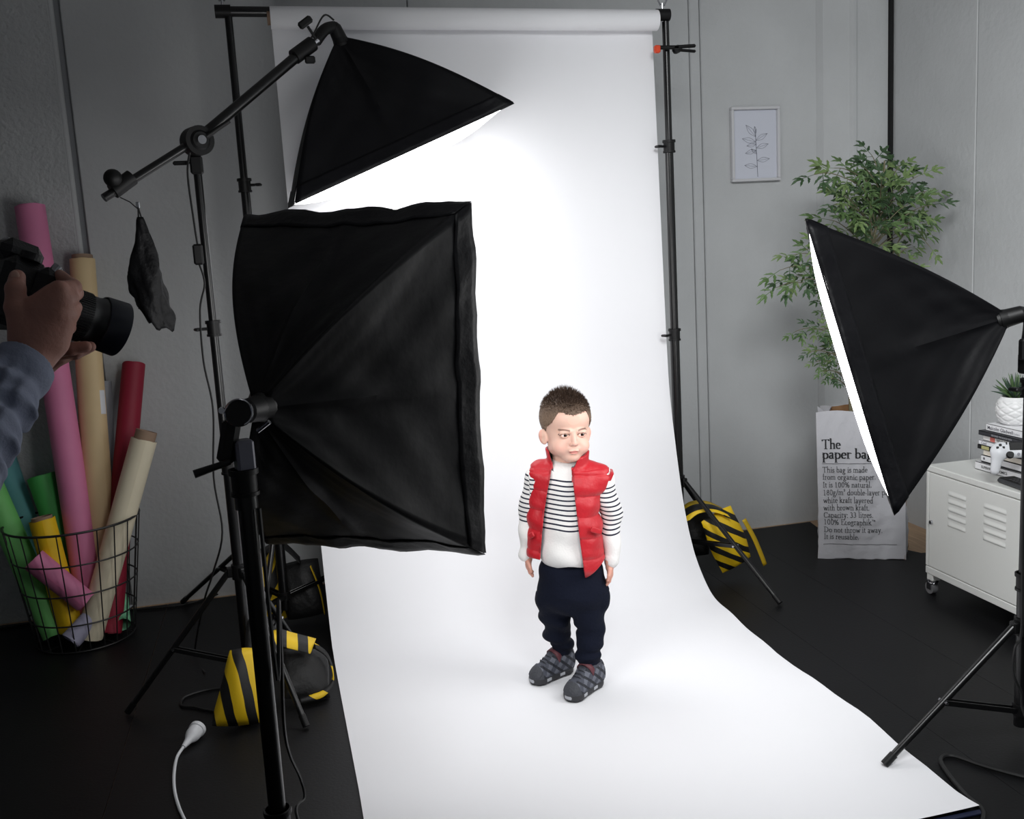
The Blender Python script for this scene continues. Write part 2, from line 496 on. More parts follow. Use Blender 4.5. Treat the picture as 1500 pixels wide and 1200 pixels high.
t = thing('paper_backdrop', (.75, 3.5, 0), 'white seamless paper backdrop hanging from its roll and sweeping forward over the floor', 'backdrop')
PX0, PX1 = .066, 1.414
MB().pipe((PX0, YP, 2.092), (PX1, YP, 2.080), .036, .012, n=28).build('paper_roll', m_paper, t, True)
MB().pipe((PX0 - .010, YP, 2.092), (PX1 + .004, YP, 2.080), .0235, .004, n=20).build('core_tube', mat('cardboard_core', srgb(150, 125, 105), .8), t, True)
prof = spline([(0, 3.5205, 2.085), (0, 3.521, 1.8), (0, 3.521, 1.2), (0, 3.512, .80), (0, 3.465, .54), (0, 3.40, .31), (0, 3.33, .17), (0, 3.25, .075), (0, 3.15, .022), (0, 2.97, .007), (0, 2.64, .005), (0, 2.2, .005), (0, 1.76, .006)], 8)
nx = 61; P = np.zeros((len(prof), nx, 3))
for i, p in enumerate(prof):
    for j in range(nx):
        u = j / (nx - 1); xa = float(np.interp(p.z, [0, .9, 2.1], [.078, .072, .068])) if p.z > .03 else float(np.interp(p.y, [2.3, 3.2], [.090, .078])); xb = float(np.interp(p.z, [0, .9, 2.1], [1.432, 1.428, 1.408])); x = xa + (xb - xa) * u
        edge = max(0, (u - .9) / .1)
        fl = max(0.0, 1 - p.z / .15)
        wob = fl * edge ** 2 * (.004 + .004 * math.sin(p.y * 9) + .003 * math.sin(p.y * 23 + 1))
        xx = x + edge ** 2 * .006 * math.sin(p.y * 6.3) * fl
        yy = p.y - (1 - fl) * .003 * math.sin(u * 17 + p.z * 2)
        zz = p.z + max(0, wob)
        if p.y < 1.85: zz += (1.85 - p.y) * .10 * u
        P[i, j] = (xx, yy, zz)
MB().grid(P).build('paper_sheet', m_paper, t, True)
MB().box(((.09 + 1.43) / 2, 1.752, .006), (1.34, .014, .003)).build('dark_tape', mat('navy_tape', srgb(28, 34, 60), .5), t)

# orange-tipped clamp
t = thing('spring_clamp', (1.45, YP, 1.978), 'black spring clamp with orange jaw tips gripping the right backdrop stand', 'clamp')
zc = 1.975
MB().box((1.400, YP - .03, zc), (.022, .02, .026), bev=.004).build('orange_tip', mat('orange_plastic', srgb(225, 75, 40), .45), t)
MB().box((1.448, YP - .028, zc + .006), (.10, .012, .014), bev=.004).cyl((1.478, YP - .034, zc), (1.478, YP - .012, zc), .014, n=14).build('jaw', m_black_plastic, t)
MB().box((1.513, YP - .03, zc + .009), (.07, .012, .012), Matrix.Rotation(-.05, 3, 'Y'), bev=.004).box((1.513, YP - .03, zc - .006), (.07, .012, .010), Matrix.Rotation(.08, 3, 'Y'), bev=.004).build('handle', m_black_plastic, t)

# ------------------------------------------------------------ softboxes
def softbox(label, c, X, Y, Z, w, h, ah, bulge, rib_out, seed, pleat=True):
    c = Vector(c); X = Vector(X).normalized(); Z = Vector(Z).normalized(); Z = (Z - Z.dot(X) * X).normalized(); Y = Z.cross(X)
    if Y.dot(Vector((0, 0, 1))) < -.9: pass
    apex = c - Z * ah
    t = thing('softbox', apex, label, 'softbox')
    def W(p): return c + X * p[0] + Y * p[1] + Z * p[2]
    r0 = .022
    ribs = []
    for sx, sy in ((-1, -1), (1, -1), (1, 1), (-1, 1)):
        d = Vector((sx * w / 2, sy * h / 2, 0)); dn = d.normalized()
        a = Vector((dn.x * r0, dn.y * r0, -ah + .012)); b = d
        ax = (b - a).normalized(); out = dn - dn.dot(ax) * ax; out.normalize()
        ribs.append([a.lerp(b, q / 30) + out * rib_out * math.sin(math.pi * (q / 30) ** .9) for q in range(31)])
    rs = np.random.RandomState(seed)
    for k in range(4):
        A, B = ribs[k], ribs[(k + 1) % 4]; n = 32; G = np.zeros((31, n + 1, 3))
        ph = rs.rand(6) * 6
        for i in range(31):
            tt = i / 30
            e = (B[i] - A[i]); mid = (A[i] + B[i]) / 2; nn = Vector((mid.x, mid.y, 0)).normalized()
            for j in range(n + 1):
                s_ = j / n
                sag = -.028 * math.sin(math.pi * s_) * math.sin(math.pi * min(1, tt)) ** .7
                ple = .010 * math.exp(-((s_ - .5) / .03) ** 2) * math.sin(math.pi * tt) if pleat else 0
                wr = .0035 * math.sin(7 * s_ + 9 * tt + ph[0]) * math.sin(5 * tt + ph[1]) + .0025 * math.sin(19 * s_ - 6 * tt + ph[2]) * math.sin(13 * tt + ph[3]) + .0012 * math.sin(40 * s_ + 25 * tt + ph[4])
                wr *= math.sin(math.pi * s_) ** .5 * min(1, 3 * tt)
                lip = .002 * math.sin(21 * s_ + ph[5]) * max(0, (tt - .85) / .15)
                p = A[i] + e * s_ + nn * (sag + ple + wr + lip)
                G[i, j] = W(p)
        o = MB().grid(G).build('fabric_panel', m_nylon, t, True); solidify(o, .0012, 0)
        # velcro hem folded over the last few centimetres, rolling round the rim
        H = np.zeros((6, n + 1, 3))
        for j in range(n + 1):
            s_ = j / n
            for q in range(6):
                f = 27.2 + q * .56
                i0 = min(int(f), 29); g = f - i0
                a = Vector(G[i0, j]); b = Vector(G[min(i0 + 1, 30), j]); p = a.lerp(b, min(g, 1.0))
                mid = (A[30] + B[30]) / 2; nn = (X * mid.x + Y * mid.y).normalized()
                wv = .002 + .0009 * math.sin(33 * s_ + ph[1] + q * .4) + .0005 * math.sin(71 * s_ + ph[2])
                H[q, j] = p + nn * wv + (Z * .005 if q == 5 else Z * 0)
        o = MB().grid(H).build('hem_band', m_nylon_hem, t, True); solidify(o, .0016, 0)
    for rb in ribs:
        MB().tube([W(p * 1.0) - (W(p) - (c - Z * ah * .5)).normalized() * .006 for p in rb[::3]], .002, 6).build('rib', m_black_metal, t, True)
    n = 20; D = np.zeros((n + 1, n + 1, 3))
    for i in range(n + 1):
        for j in range(n + 1):
            u = 2 * i / n - 1; v = 2 * j / n - 1
            D[i, j] = W(Vector((u * w / 2 * .986, v * h / 2 * .986, .001 + bulge * (1 - u * u) * (1 - v ** 4))))
    MB().grid(D).build('diffuser', m_diff, t, True)
    # lamp socket and speed ring behind the apex
    M = Matrix((X, Y, Z)).transposed()
    MB().cyl(apex + Z * .004, apex + Z * .022, .022, .026, n=24).build('speed_ring', m_black_plastic, t, True)
    MB().cyl(apex - Z * .028, apex + Z * .03, .020, .024, n=20).cyl(apex - Z * .040, apex - Z * .028, .013, .020, n=20).build('lamp_socket', m_black_plastic, t, True)
    MB().cyl(apex + Z * .05, apex + Z * .10, .018, n=12).ball(apex + Z * .17, (.04, .04, .07), 8, M).build('bulb', m_white_plastic, t, True)
    return t, apex, (X, Y, Z), W

sb1, ap1, ax1, _ = softbox('large black softbox seen from behind, closest to the camera, upright on its stand', (.158, 2.037, 1.048), (-.863, .506, .011), (0, 0, 1), (.505, .862, -.035), .5, .7, .41, .03, .036, 1)
sb2, ap2, ax2, _ = softbox('black softbox hanging tilted from the boom arm, top left of the child, glowing face downwards', (.398, 3.16, 1.603), (-.014, .999, .032), (0, 0, 1), (.37, .035, -.928), .5, .7, .385, .042, .022, 2)
sb3, ap3, ax3, _ = softbox('black softbox on the right in front of the plant, narrow glowing face turned left', (1.39, 2.221, .971), (-.508, -.857, .089), (0, 0, 1), (-.847, .459, -.267), .5, .7, .38, .022, .014, 4)

# ------------------------------------------------------------ stand of the nearest softbox
SX, SY = -.078, 1.665
front_stand = stand('light_stand', 'thick black light stand in the foreground carrying the nearest softbox', 'light stand',
      (SX, SY), .30, .12, .95, [(SX + .33, SY - .20), (SX - .34, SY - .18), (SX + .02, SY + .36)],
      [(.05, .30, .0175), (.30, .93, .0150), (.90, .965, .019)], [(.335, None), (.945, None)], r=.014)
# tilting head between stand and socket
hd = MB().box((SX + .004, SY, .99), (.030, .030, .052), Matrix.Rotation(.3, 3, 'Z'), bev=.004)
hd.build('spigot_clamp', mat('grey_plastic', srgb(120, 121, 134), .4), front_stand)
MB().cyl((SX - .018, SY - .02, .985), (SX - .075, SY - .03, .972), .005, .007, n=10).build('lock_lever', m_black_plastic, front_stand, True)
MB().box((SX - .018, SY + .004, 1.015), (.03, .034, .075), Matrix.Rotation(.25, 3, 'Y'), bev=.008).build('bracket', m_black_plastic, front_stand)
MB().cyl((SX + .002, SY - .012, 1.062), (SX + .005, SY - .035, 1.066), .022, n=20).build('tilt_dial', m_black_plastic, front_stand, True)
MB().torus((SX + .004, SY - .034, 1.066), .021, .0022, frame((.05, -1, .1))).build('dial_ring', m_chrome, front_stand, True)
MB().cyl((SX + .03, SY - .012, 1.03), (SX + .05, SY - .022, 1.045), .004, n=10).build('tilt_screw', m_chrome, front_stand, True)
MB().cyl((SX - .022, SY - .025, 1.072), (SX - .022, SY - .038, 1.072), .005, n=10).build('pivot_bolt', m_chrome, front_stand, True)

# ------------------------------------------------------------ boom stand, arm and hanging pouch
BX, BY = -.180, 2.96
boom = stand('boom_stand', 'tall black boom stand on the left whose slanting arm holds the upper softbox', 'boom stand',
      (BX, BY), .40, .115, 1.60, [(-.536, 2.963), (-.026, 2.690), (-.015, 3.215)],
      [(.06, .72, .016), (.72, 1.13, .0135), (1.13, 1.60, .0115)], [(.72, (-1, -.3)), (1.125, (-1, -.3))], r=.0125)
PV = Vector((-0.172, 2.930, 1.642))
BA = Vector((-0.413, 2.820, 1.492)); BB = Vector((0.161, 3.080, 1.920))
dA = (BB - BA).normalized()
MB().cyl(BA, PV + dA * .05, .0115, n=16).build('arm_section', m_black_metal, boom, True)
MB().cyl(PV - dA * .02, BB, .0155, n=16).build('arm_section', m_black_metal, boom, True)
nv = dA.cross(Vector((0, 0, 1))).normalized()
if nv.y > 0: nv = -nv
MB().cyl(PV - nv * .022, PV + nv * .028, .040, n=28).cyl(PV + nv * .028, PV + nv * .034, .028, .022, n=20).build('pivot_disc', m_black_plastic, boom, True)
MB().cyl(PV + nv * .034, PV + nv * .042, .012, n=16).build('pivot_bolt', m_chrome, boom, True)
MB().box(Vector((BX, BY - .01, PV.z - .062)), (.034, .034, .05), bev=.005).build('spigot_clamp', m_black_plastic, boom)
MB().cyl((BX, BY, PV.z - .10), (BX, BY, PV.z - .08), .010, n=12).build('spigot', m_chrome, boom, True)
MB().box(Vector((BX - .04, BY - .012, PV.z - .055)), (.045, .010, .012), bev=.004).build('lock_lever', m_black_plastic, boom)
hv = PV + nv * .02
MB().cyl(hv + Vector((.02, 0, .01)), hv + Vector((.085, 0, .05)), .008, .006, n=10).build('arm_lever', m_black_plastic, boom, True)
cA = BA + dA * .05
MB().cyl(cA - dA * .02, cA + dA * .045, .021, n=16).build('clamp_sleeve', m_black_plastic, boom, True)
MB().ball(cA + Vector((-.010, -.015, .022)), .024, 10).build('ball_knob', m_black_plastic, boom, True)
cB = BB - dA * .03
MB().cyl(cB - dA * .03, cB + dA * .045, .022, n=16).build('end_sleeve', m_black_plastic, boom, True)
MB().box(cB + Vector((.022, -.01, -.025)), (.030, .02, .02), bev=.004).build('end_lever', m_black_plastic, boom)
MB().cyl(BB + dA * .01, BB + dA * .035, .014, n=16).build('steel_spigot', m_chrome, boom, True)
e0 = BB + dA * .03; e1 = ap2 - ax2[2] * .03
MB().tube(spline([e0, e0.lerp(e1, .5) + Vector((0, 0, .012)), e1], 6), .017, 12).build('swivel_bracket', m_black_plastic, boom, True)
kn = e0 + Vector((0, -.02, .0))
MB().cyl(kn, kn + Vector((-.022, -.01, .035)), .004, n=8).box(kn + Vector((-.028, -.012, .045)), (.045, .014, .022), Matrix.Rotation(-.6, 3, 'Y'), bev=.005).build('swivel_knob', m_black_plastic, boom)
MB().tube(spline([PV + Vector((-.02, -.02, -.03)), Vector((-0.205, 2.930, 1.550)), Vector((-0.201, 2.930, 1.416)), Vector((-0.198, 2.930, 1.355))], 6), .003, 6).tube(spline([Vector((-0.200, 2.930, 1.312)), Vector((-0.190, 2.930, 1.254)), Vector((-0.210, 2.930, 1.179)), Vector((-0.215, 2.930, 1.034)), Vector((-0.203, 2.930, 0.895)), Vector((-0.221, 2.930, 0.697)), Vector((-0.213, 2.930, 0.532)), Vector((-0.256, 2.980, 0.397)), Vector((-0.299, 3.050, 0.283)), Vector((-0.377, 3.370, 0.000)), Vector((-0.332, 3.193, 0.006))], 6), .003, 6).build('mains_cable', m_cable, boom, True)
MB().box((-0.199, 2.930, 1.335), (.027, .02, .058), bev=.005).build('inline_switch', m_black_plastic, boom)
MB().tube(spline([e1 + Vector((0, 0, .02)), e1.lerp(e0, .5) + Vector((0, -.01, .05)), e0 + Vector((-.01, -.02, .01)), BB + Vector((-.03, -.012, -.03))], 6), .0028, 6).build('lamp_cable', m_cable, boom, True)

pouch = thing('carrying_pouch', (-0.330, 2.830, 1.472), 'crumpled black fabric pouch dangling from the low end of the boom arm', 'pouch')
Pt = [(-0.330, 2.830, 1.440), (-0.330, 2.830, 1.365), (-0.334, 2.830, 1.293), (-0.333, 2.830, 1.220), (-0.330, 2.830, 1.164)]
cs = spline(Pt, 6); m = len(cs); nn_ = 28
ws = np.interp(np.linspace(0, 1, m), [0, .12, .28, .5, .75, .93, 1], [.006, .014, .026, .040, .043, .042, .040]); vs = []
for i, p in enumerate(cs):
    for k in range(nn_):
        a = 2 * math.pi * k / nn_
        rr = ws[i] * (1 + .16 * math.sin(3 * a + i * .35) + .10 * math.sin(7 * a - i * .5) + .06 * math.sin(11 * a + i))
        dz = (.016 * math.sin(2 * a + 1) + .010 * math.sin(5 * a)) * max(0, (i / (m - 1) - .7) / .3)
        sk = .012 * (i / (m - 1)) ** 2
        vs.append((p.x + rr * math.cos(a) + sk, p.y + rr * .55 * math.sin(a), p.z + dz - .05 * (i / (m - 1)) ** 3 * math.cos(a)*.6))
fs = [(i * nn_ + k, i * nn_ + (k + 1) % nn_, (i + 1) * nn_ + (k + 1) % nn_, (i + 1) * nn_ + k) for i in range(m - 1) for k in range(nn_)]
m_pouch = mat('black_pouch_fabric', srgb(9, 9, 12), .55, spec=.3, bump=.5, bscale=40)
o = raw_obj('pouch_fabric', vs, fs, m_pouch, pouch, True); solidify(o, .0012, 0)
MB().tube([(-0.374, 2.830, 1.493), (-0.351, 2.830, 1.480), (-0.333, 2.830, 1.461)], .0015, 6).tube([(-0.332, 2.830, 1.465), (-0.334, 2.830, 1.436), (-0.335, 2.830, 1.410)], .0022, 6).tube([(-0.332, 2.830, 1.465), (-0.327, 2.830, 1.440), (-0.328, 2.830, 1.409)], .0022, 6).build('drawstring', m_cable, pouch, True)
MB().box((-0.331, 2.822, 1.471), (.010, .008, .016), bev=.002).build('cord_clip', m_chrome, pouch)

# ------------------------------------------------------------ stand of the right softbox
QX, QY = 1.735, 2.0
rs_ = stand('light_stand', 'black light stand at the right frame edge, one foot resting on the white paper', 'light stand',
      (QX, QY), .305, .085, 1.02, [(1.344, 1.991), (1.87, 1.63), (2.08, 2.20)],
      [(.04, .42, .016), (.42, .90, .0135), (.86, 1.03, .0115)], [(.42, None), (.905, (-1, -.1))], r=.0125, brace_t=.55)
MB().box((QX - .01, QY, .965), (.032, .032, .05), bev=.005).build('spigot_clamp', m_black_plastic, rs_)
MB().tube([Vector((QX - .01, QY, .99)), Vector((QX + .006, QY + .01, 1.04)), ap3 - ax3[2] * .05], .017, 12).build('swivel_bracket', m_black_plastic, rs_, True)
MB().box((QX - .028, QY - .01, 1.0), (.02, .02, .05), bev=.004).build('tilt_knob', m_black_plastic, rs_)

# ------------------------------------------------------------ wire basket with paper rolls
m_wire = mat('black_wire', srgb(30, 30, 31), .45)
KX, KY = -.775, 3.70
def brad(z): return .165 + (.225 - .165) * z / .44
basket = thing('wire_basket', (KX, KY, 0), 'black wire basket on the floor by the left wall, full of coloured paper rolls', 'basket')
rings = [.006, .105, .215, .325, .44]
for z in rings:
    MB().torus((KX, KY, z), brad(z), .0042 if z == .44 else .0028, n=48, k=6).build('ring_wire', m_wire, basket, True)
for k in range(22):
    a = 2 * math.pi * (k + .35) / 22
    MB().cyl((KX + brad(0) * math.cos(a), KY + brad(0) * math.sin(a), .004), (KX + brad(.44) * math.cos(a), KY + brad(.44) * math.sin(a), .44), .0024, n=6).build('upright_wire', m_wire, basket, True)
for k in range(4):
    a = math.pi * k / 4; d = Vector((math.cos(a), math.sin(a), 0)) * brad(0); c = Vector((KX, KY, .005))
    MB().cyl(c - d, c + d, .0024, n=6).build('base_wire', m_wire, basket, True)

m_card = mat('cardboard_core', srgb(150, 125, 105), .8)
def roll(label, b, tp, rb, rt, col, core=None, wrap=0, spiral=True, cone=False):
    b = Vector(b); tp = Vector(tp); d = (tp - b).normalized()
    t = thing('paper_roll', b, label, 'paper roll')
    m = mat('roll_' + '_'.join(str(int(c * 255)) for c in col), col, .6, var=.05, vscale=6, bump=.08, bscale=9)
    u = d.orthogonal().normalized(); w = d.cross(u); n = 40; L_ = (tp - b).length
    # a spiral sheet: outer wraps end in a visible loose edge
    T = 2.6; ns = int(n * T); k = 12; P = np.zeros((k + 1, ns + 1, 3)); rs = random.random() * 6
    for i in range(k + 1):
        f = i / k; r = rb + (rt - rb) * f
        for j in range(ns + 1):
            a = 2 * math.pi * j / n + rs + wrap * f
            rr = r - .0022 * (T - j / n) + (.002 * (j / ns) ** 30)
            P[i, j] = b + d * (L_ * f + .003 * math.sin(a * 1.7 + rs) * (1 if i in (0, k) else 0)) + rr * (math.cos(a) * u + math.sin(a) * w)
    MB().grid(P).build('rolled_sheet', m, t, True)
    if core:
        MB().pipe(b - d * .004, tp + d * core, min(rb, rt) - .009, .003, 20).build('core_tube', m_card, t, True)
    return t
roll('tall pink paper roll leaning on the wall behind the camera and the arm', (-.742, 3.66, .035), (-0.823, 3.900, 1.546), .048, .050, srgb(214, 126, 166))
tn = roll('tall tan paper roll with a brown core and a white sticker', (-.705, 3.70, .035), (-0.672, 3.920, 1.349), .056, .045, srgb(216, 190, 146), core=.018)
d_ = Vector((-0.672, 3.920, 1.349)) - Vector((-.705, 3.70, .035)); q0_ = Vector((-.705, 3.70, .035)); dn_ = d_.normalized()
P = np.zeros((5, 7, 3)); sv_ = Vector((.80, -.60, 0)); sv_ = (sv_ - sv_.dot(dn_) * dn_).normalized(); tv_s = dn_.cross(sv_)
for i in range(5):
    f = .575 + .065 * i / 4; r_ = .056 + (.045 - .056) * f + .0012
    for j in range(7):
        a = (j - 3) / 3 * .34; P[i, j] = q0_ + d_ * f + r_ * (math.cos(a) * sv_ + math.sin(a) * tv_s)
MB().grid(P).build('white_sticker', m_white_plastic, tn)
roll('dark red paper roll standing on the right side of the basket', (-.688, 3.645, .025), (-0.538, 3.920, 0.957), .043, .042, srgb(142, 20, 48))
roll('cream paper roll leaning right with its brown core showing at the top', (-.748, 3.602, .03), (-0.503, 3.700, 0.700), .046, .046, srgb(226, 216, 190), core=.035)
roll('light green paper roll at the left frame edge', (-.865, 3.64, .045), (-1.062, 3.780, 0.631), .046, .046, srgb(118, 200, 112))
roll('teal paper roll behind the light green one at the left frame edge', (-.865, 3.735, .03), (-1.026, 3.920, 0.636), .042, .042, srgb(124, 200, 206))
roll('yellow paper roll with a grey core standing low in the basket', (-.81, 3.625, .06), (-0.863, 3.660, 0.458), .044, .044, srgb(238, 196, 20), core=.012)
roll('short green paper roll with an open flared end, left of the tall pink one', (-.79, 3.735, .10), (-0.880, 3.800, 0.589), .032, .050, srgb(72, 168, 84))
roll('short pink paper roll lying diagonally across the front of the basket', (-0.740, 3.580, 0.168), (-0.888, 3.585, 0.339), .040, .042, srgb(214, 126, 166))
roll('dark grey paper roll mostly hidden behind the tan one', (-.76, 3.80, .03), (-0.765, 3.930, 0.746), .034, .034, srgb(52, 54, 60))
roll('translucent grey film roll between the tan and the dark red rolls', (-.69, 3.78, .03), (-0.654, 3.940, 0.895), .030, .030, srgb(146, 148, 154))
roll('pale lilac paper roll stub at the bottom of the basket', (-.80, 3.555, .045), (-.735, 3.60, .10), .036, .036, srgb(178, 176, 200))
roll('mint green paper roll stub low at the right side of the basket', (-.64, 3.64, .05), (-.66, 3.77, .10), .030, .030, srgb(130, 204, 160))

# ------------------------------------------------------------ striped sandbags
def stripe_mat(name, direction, scale, phase=0.0, duty=.5):
    m = bpy.data.materials.new(name); m.use_nodes = True; nt = m.node_tree; N = nt.nodes; L = nt.links; p = N['Principled BSDF']
    p.inputs['Roughness'].default_value = .55
    tc = N.new('ShaderNodeTexCoord'); dt = N.new('ShaderNodeVectorMath'); dt.operation = 'DOT_PRODUCT'
    dt.inputs[1].default_value = [c * scale for c in direction]; L.new(tc.outputs['Object'], dt.inputs[0])
    nz = N.new('ShaderNodeTexNoise'); nz.inputs['Scale'].default_value = 7; L.new(tc.outputs['Object'], nz.inputs['Vector'])
    ad = N.new('ShaderNodeMath'); ad.operation = 'MULTIPLY_ADD'; ad.inputs[1].default_value = .35; L.new(nz.outputs[0], ad.inputs[0]); L.new(dt.outputs['Value'], ad.inputs[2])
    a2 = N.new('ShaderNodeMath'); a2.operation = 'ADD'; a2.inputs[1].default_value = phase + 50; L.new(ad.outputs[0], a2.inputs[0])
    fr = N.new('ShaderNodeMath'); fr.operation = 'FRACT'; L.new(a2.outputs[0], fr.inputs[0])
    gt = N.new('ShaderNodeMath'); gt.operation = 'GREATER_THAN'; gt.inputs[1].default_value = duty; L.new(fr.outputs[0], gt.inputs[0])
    mx = N.new('ShaderNodeMix'); mx.data_type = 'RGBA'; mx.inputs[6].default_value = (*srgb(18, 18, 19), 1); mx.inputs[7].default_value = (*srgb(236, 196, 22), 1)
    L.new(gt.outputs[0], mx.inputs[0]); L.new(mx.outputs[2], p.inputs['Base Color'])
    b = N.new('ShaderNodeBump'); b.inputs['Strength'].default_value = .3; n2 = N.new('ShaderNodeTexNoise'); n2.inputs['Scale'].default_value = 45
    L.new(n2.outputs[0], b.inputs['Height']); L.new(b.outputs[0], p.inputs['Normal'])
    return m
m_bagblack = mat('sandbag_black', srgb(12, 12, 13), .6, bump=.4, bscale=40)
def pillow(c, s_, M, e=.42, n=20, puff=1.0, seed=0, taper=0.0, skew=0.0):
    """pinched fabric pouch: flat seams at the rim, bulging in the middle"""
    rs = np.random.RandomState(seed); ph = rs.rand(4) * 6; mb = MB(); c = Vector(c)
    for sg in (1, -1):
        P = np.zeros((n + 1, n + 1, 3))
        for i in range(n + 1):
            for j in range(n + 1):
                u = 2 * i / n - 1; v = 2 * j / n - 1
                h = ((1 - u * u) * (1 - v * v)) ** e
                h += .06 * math.sin(5 * u + ph[0] + 2 * v) * (1 - u * u) * (1 - v * v)
                pin = 1 - .07 * (u * u * v * v) + .03 * math.sin(4 * v + ph[1]) * abs(u)
                P[i, j] = c + M @ Vector((u * s_[0] / 2 * pin * (1 - taper * (v + 1) / 2) + skew * (v + 1) / 2, v * s_[1] / 2 * (1 - .05 * u * u), sg * h * s_[2] / 2))
        if sg < 0: P = P[::-1]
        mb.grid(P)
    return mb
def basis(x, y):
    x = Vector(x).normalized(); z = x.cross(Vector(y)).normalized(); y = z.cross(x); return Matrix((x, y, z)).transposed()
def strap(pts, w, side, m, parent, name='strap', t=.003):
    pts = spline(pts, 6); side = Vector(side).normalized(); P = np.zeros((len(pts), 3, 3))
    for i, p in enumerate(pts):
        for j, q in enumerate((-.5, 0, .5)): P[i, j] = p + side * q * w
    o = MB().grid(P).build(name, m, parent, True); solidify(o, t, 0); return o
t = thing('sandbag', (-.12, 2.84, 0), 'yellow and black striped sandbag draped over the base of the boom stand', 'sandbag')
ms = stripe_mat('sandbag_stripes', (.98, .1, .12), 17.5, .02, .47)
pillow((-.205, 2.80, .108), (.150, .215, .10), basis((.92, .05, -.10), (.25, .36, .9)), seed=1, taper=.42, skew=.018).build('pouch', ms, t, True)
pillow((-.015, 2.90, .075), (.15, .16, .075), basis((.9, .25, -.25), (-.15, .55, .65)), seed=2).build('pouch', m_bagblack, t, True)
strap([(-.16, 2.84, .19), (-.10, 2.87, .215), (-.05, 2.89, .19), (.015, 2.92, .15)], .075, (.25, .85, .2), stripe_mat('sandbag_stripes_b', (1, 0, 0), 17, .3, .5), t, 'saddle')
strap([(.02, 2.92, .15), (.055, 2.90, .12), (.065, 2.87, .06), (.03, 2.84, .03), (-.04, 2.83, .025)], .02, (0, .6, .6), stripe_mat('sandbag_stripes_c', (.6, .2, 1), 13, .1, .55), t, 'edge_binding')
strap([(-.165, 2.86, .19), (-.155, 2.92, .25), (-.13, 2.94, .26), (-.10, 2.90, .22)], .03, (1, 0, 0), m_bagblack, t, 'carry_handle')

t = thing('sandbag', (-.06, 3.62, 0), 'black sandbag with yellow stripes behind the stands, left of the white paper', 'sandbag')
ms = stripe_mat('sandbag_stripes_d', (.8, .2, -.55), 15, .1, .5)
pillow((-.125, 3.60, .14), (.12, .27, .09), basis((1, .1, .05), (.05, .25, .95)), seed=3).build('pouch', ms, t, True)
pillow((.0, 3.58, .115), (.15, .21, .10), basis((.95, -.1, .1), (.25, .3, .9)), seed=4).build('pouch', m_bagblack, t, True)
strap([(-.12, 3.60, .27), (-.06, 3.60, .285), (.0, 3.59, .22)], .07, (0, 1, .1), m_bagblack, t, 'saddle')
strap([(.035, 3.54, .21), (.06, 3.53, .12), (.07, 3.52, .03)], .012, (.2, .9, .1), mat('yellow_binding', srgb(200, 165, 20), .6), t, 'edge_binding')

t = thing('sandbag', (1.56, 3.45, 0), 'yellow and black striped sandbag hanging on the right backdrop stand leg', 'sandbag')
ms = stripe_mat('sandbag_stripes_e', (-.55, 0, -1), 19, .35, .45)
pillow((1.60, 3.40, .155), (.15, .235, .085), basis((.85, .1, .30), (-.45, .05, 1)), seed=6).build('pouch', ms, t, True)
strap([(1.44, 3.45, .25), (1.49, 3.44, .285), (1.55, 3.42, .285), (1.60, 3.40, .26)], .10, (.05, 1, .2), stripe_mat('sandbag_stripes_f', (.3, 1, .3), 12, .5, .6), t, 'saddle')
pillow((1.51, 3.53, .165), (.14, .20, .08), basis((.9, -.3, 0), (-.2, .2, 1)), seed=7).build('pouch', m_bagblack, t, True)
strap([(1.66, 3.37, .235), (1.70, 3.36, .15), (1.735, 3.35, .05)], .018, (.9, .2, .3), mat('yellow_binding', srgb(200, 165, 20), .6), t, 'edge_binding')

# ------------------------------------------------------------ plug and cables on the floor
t = thing('extension_lead', (-0.346, 2.763, 0.000), 'white extension lead with a round socket end lying on the black floor', 'extension lead')
a = Vector((-0.319, 2.751, 0.026)); b = Vector((-0.359, 2.662, 0.012)); d = (b - a).normalized(); M = frame(d)
MB().lathe([(0, 0), (.0205, 0), (.0235, .002), (.0235, .013), (.021, .015), (.021, .02), (.0205, .034), (.017, .046), (.0115, .056), (.0085, .072), (.006, .088), (0, .088)], a, 28, M).build('socket_end', m_white_plastic, t, True)
MB().tube(spline([b - d * .01, (-0.369, 2.633, 0.005), (-0.368, 2.541, 0.005), (-0.358, 2.451, 0.005), (-0.339, 2.364, 0.005), (-0.310, 2.264, 0.005), (-0.280, 2.130, 0.005)], 8), .0042, 8).build('cable', m_white_plastic, t, True)
tag(MB().tube(spline([(-1.6, 3.93, .005), (-1.1, 3.91, .005), (-.8, 3.955, .005), (-0.619, 3.915, 0.005), (-0.454, 3.904, 0.005), (-0.317, 3.997, 0.005), (-0.194, 4.153, 0.005)], 8), .004, 6).build('floor_cable', m_cable, None, True), 'thin black cable running along the floor at the foot of the left wall', 'cable')
tag(MB().tube(spline([(-0.262, 3.046, 0.005), (-0.323, 3.049, 0.005), (-0.381, 3.020, 0.005), (-0.385, 2.963, 0.005), (-0.346, 2.939, 0.005), (-0.314, 2.909, 0.005), (-0.263, 2.867, 0.005), (-0.174, 2.768, 0.005)], 8), .004, 6).build('floor_cable', m_cable, None, True), 'black cable curled on the floor left of the striped sandbag', 'cable')
tag(MB().tube(spline([(SX + .02, SY - .01, .90), (SX + .022, SY - .015, .60), (-0.043, 1.700, 0.722), (-0.048, 1.750, 0.602), (-0.057, 1.800, 0.448), (-0.055, 1.900, 0.335), (-0.041, 2.000, 0.227), (-0.036, 2.000, 0.182), (-0.053, 1.950, 0.165), (.02, 1.85, .01)], 8), .0035, 6).build('lamp_cable', m_cable, None, True), 'thin black cable hanging down beside the foreground light stand', 'cable')
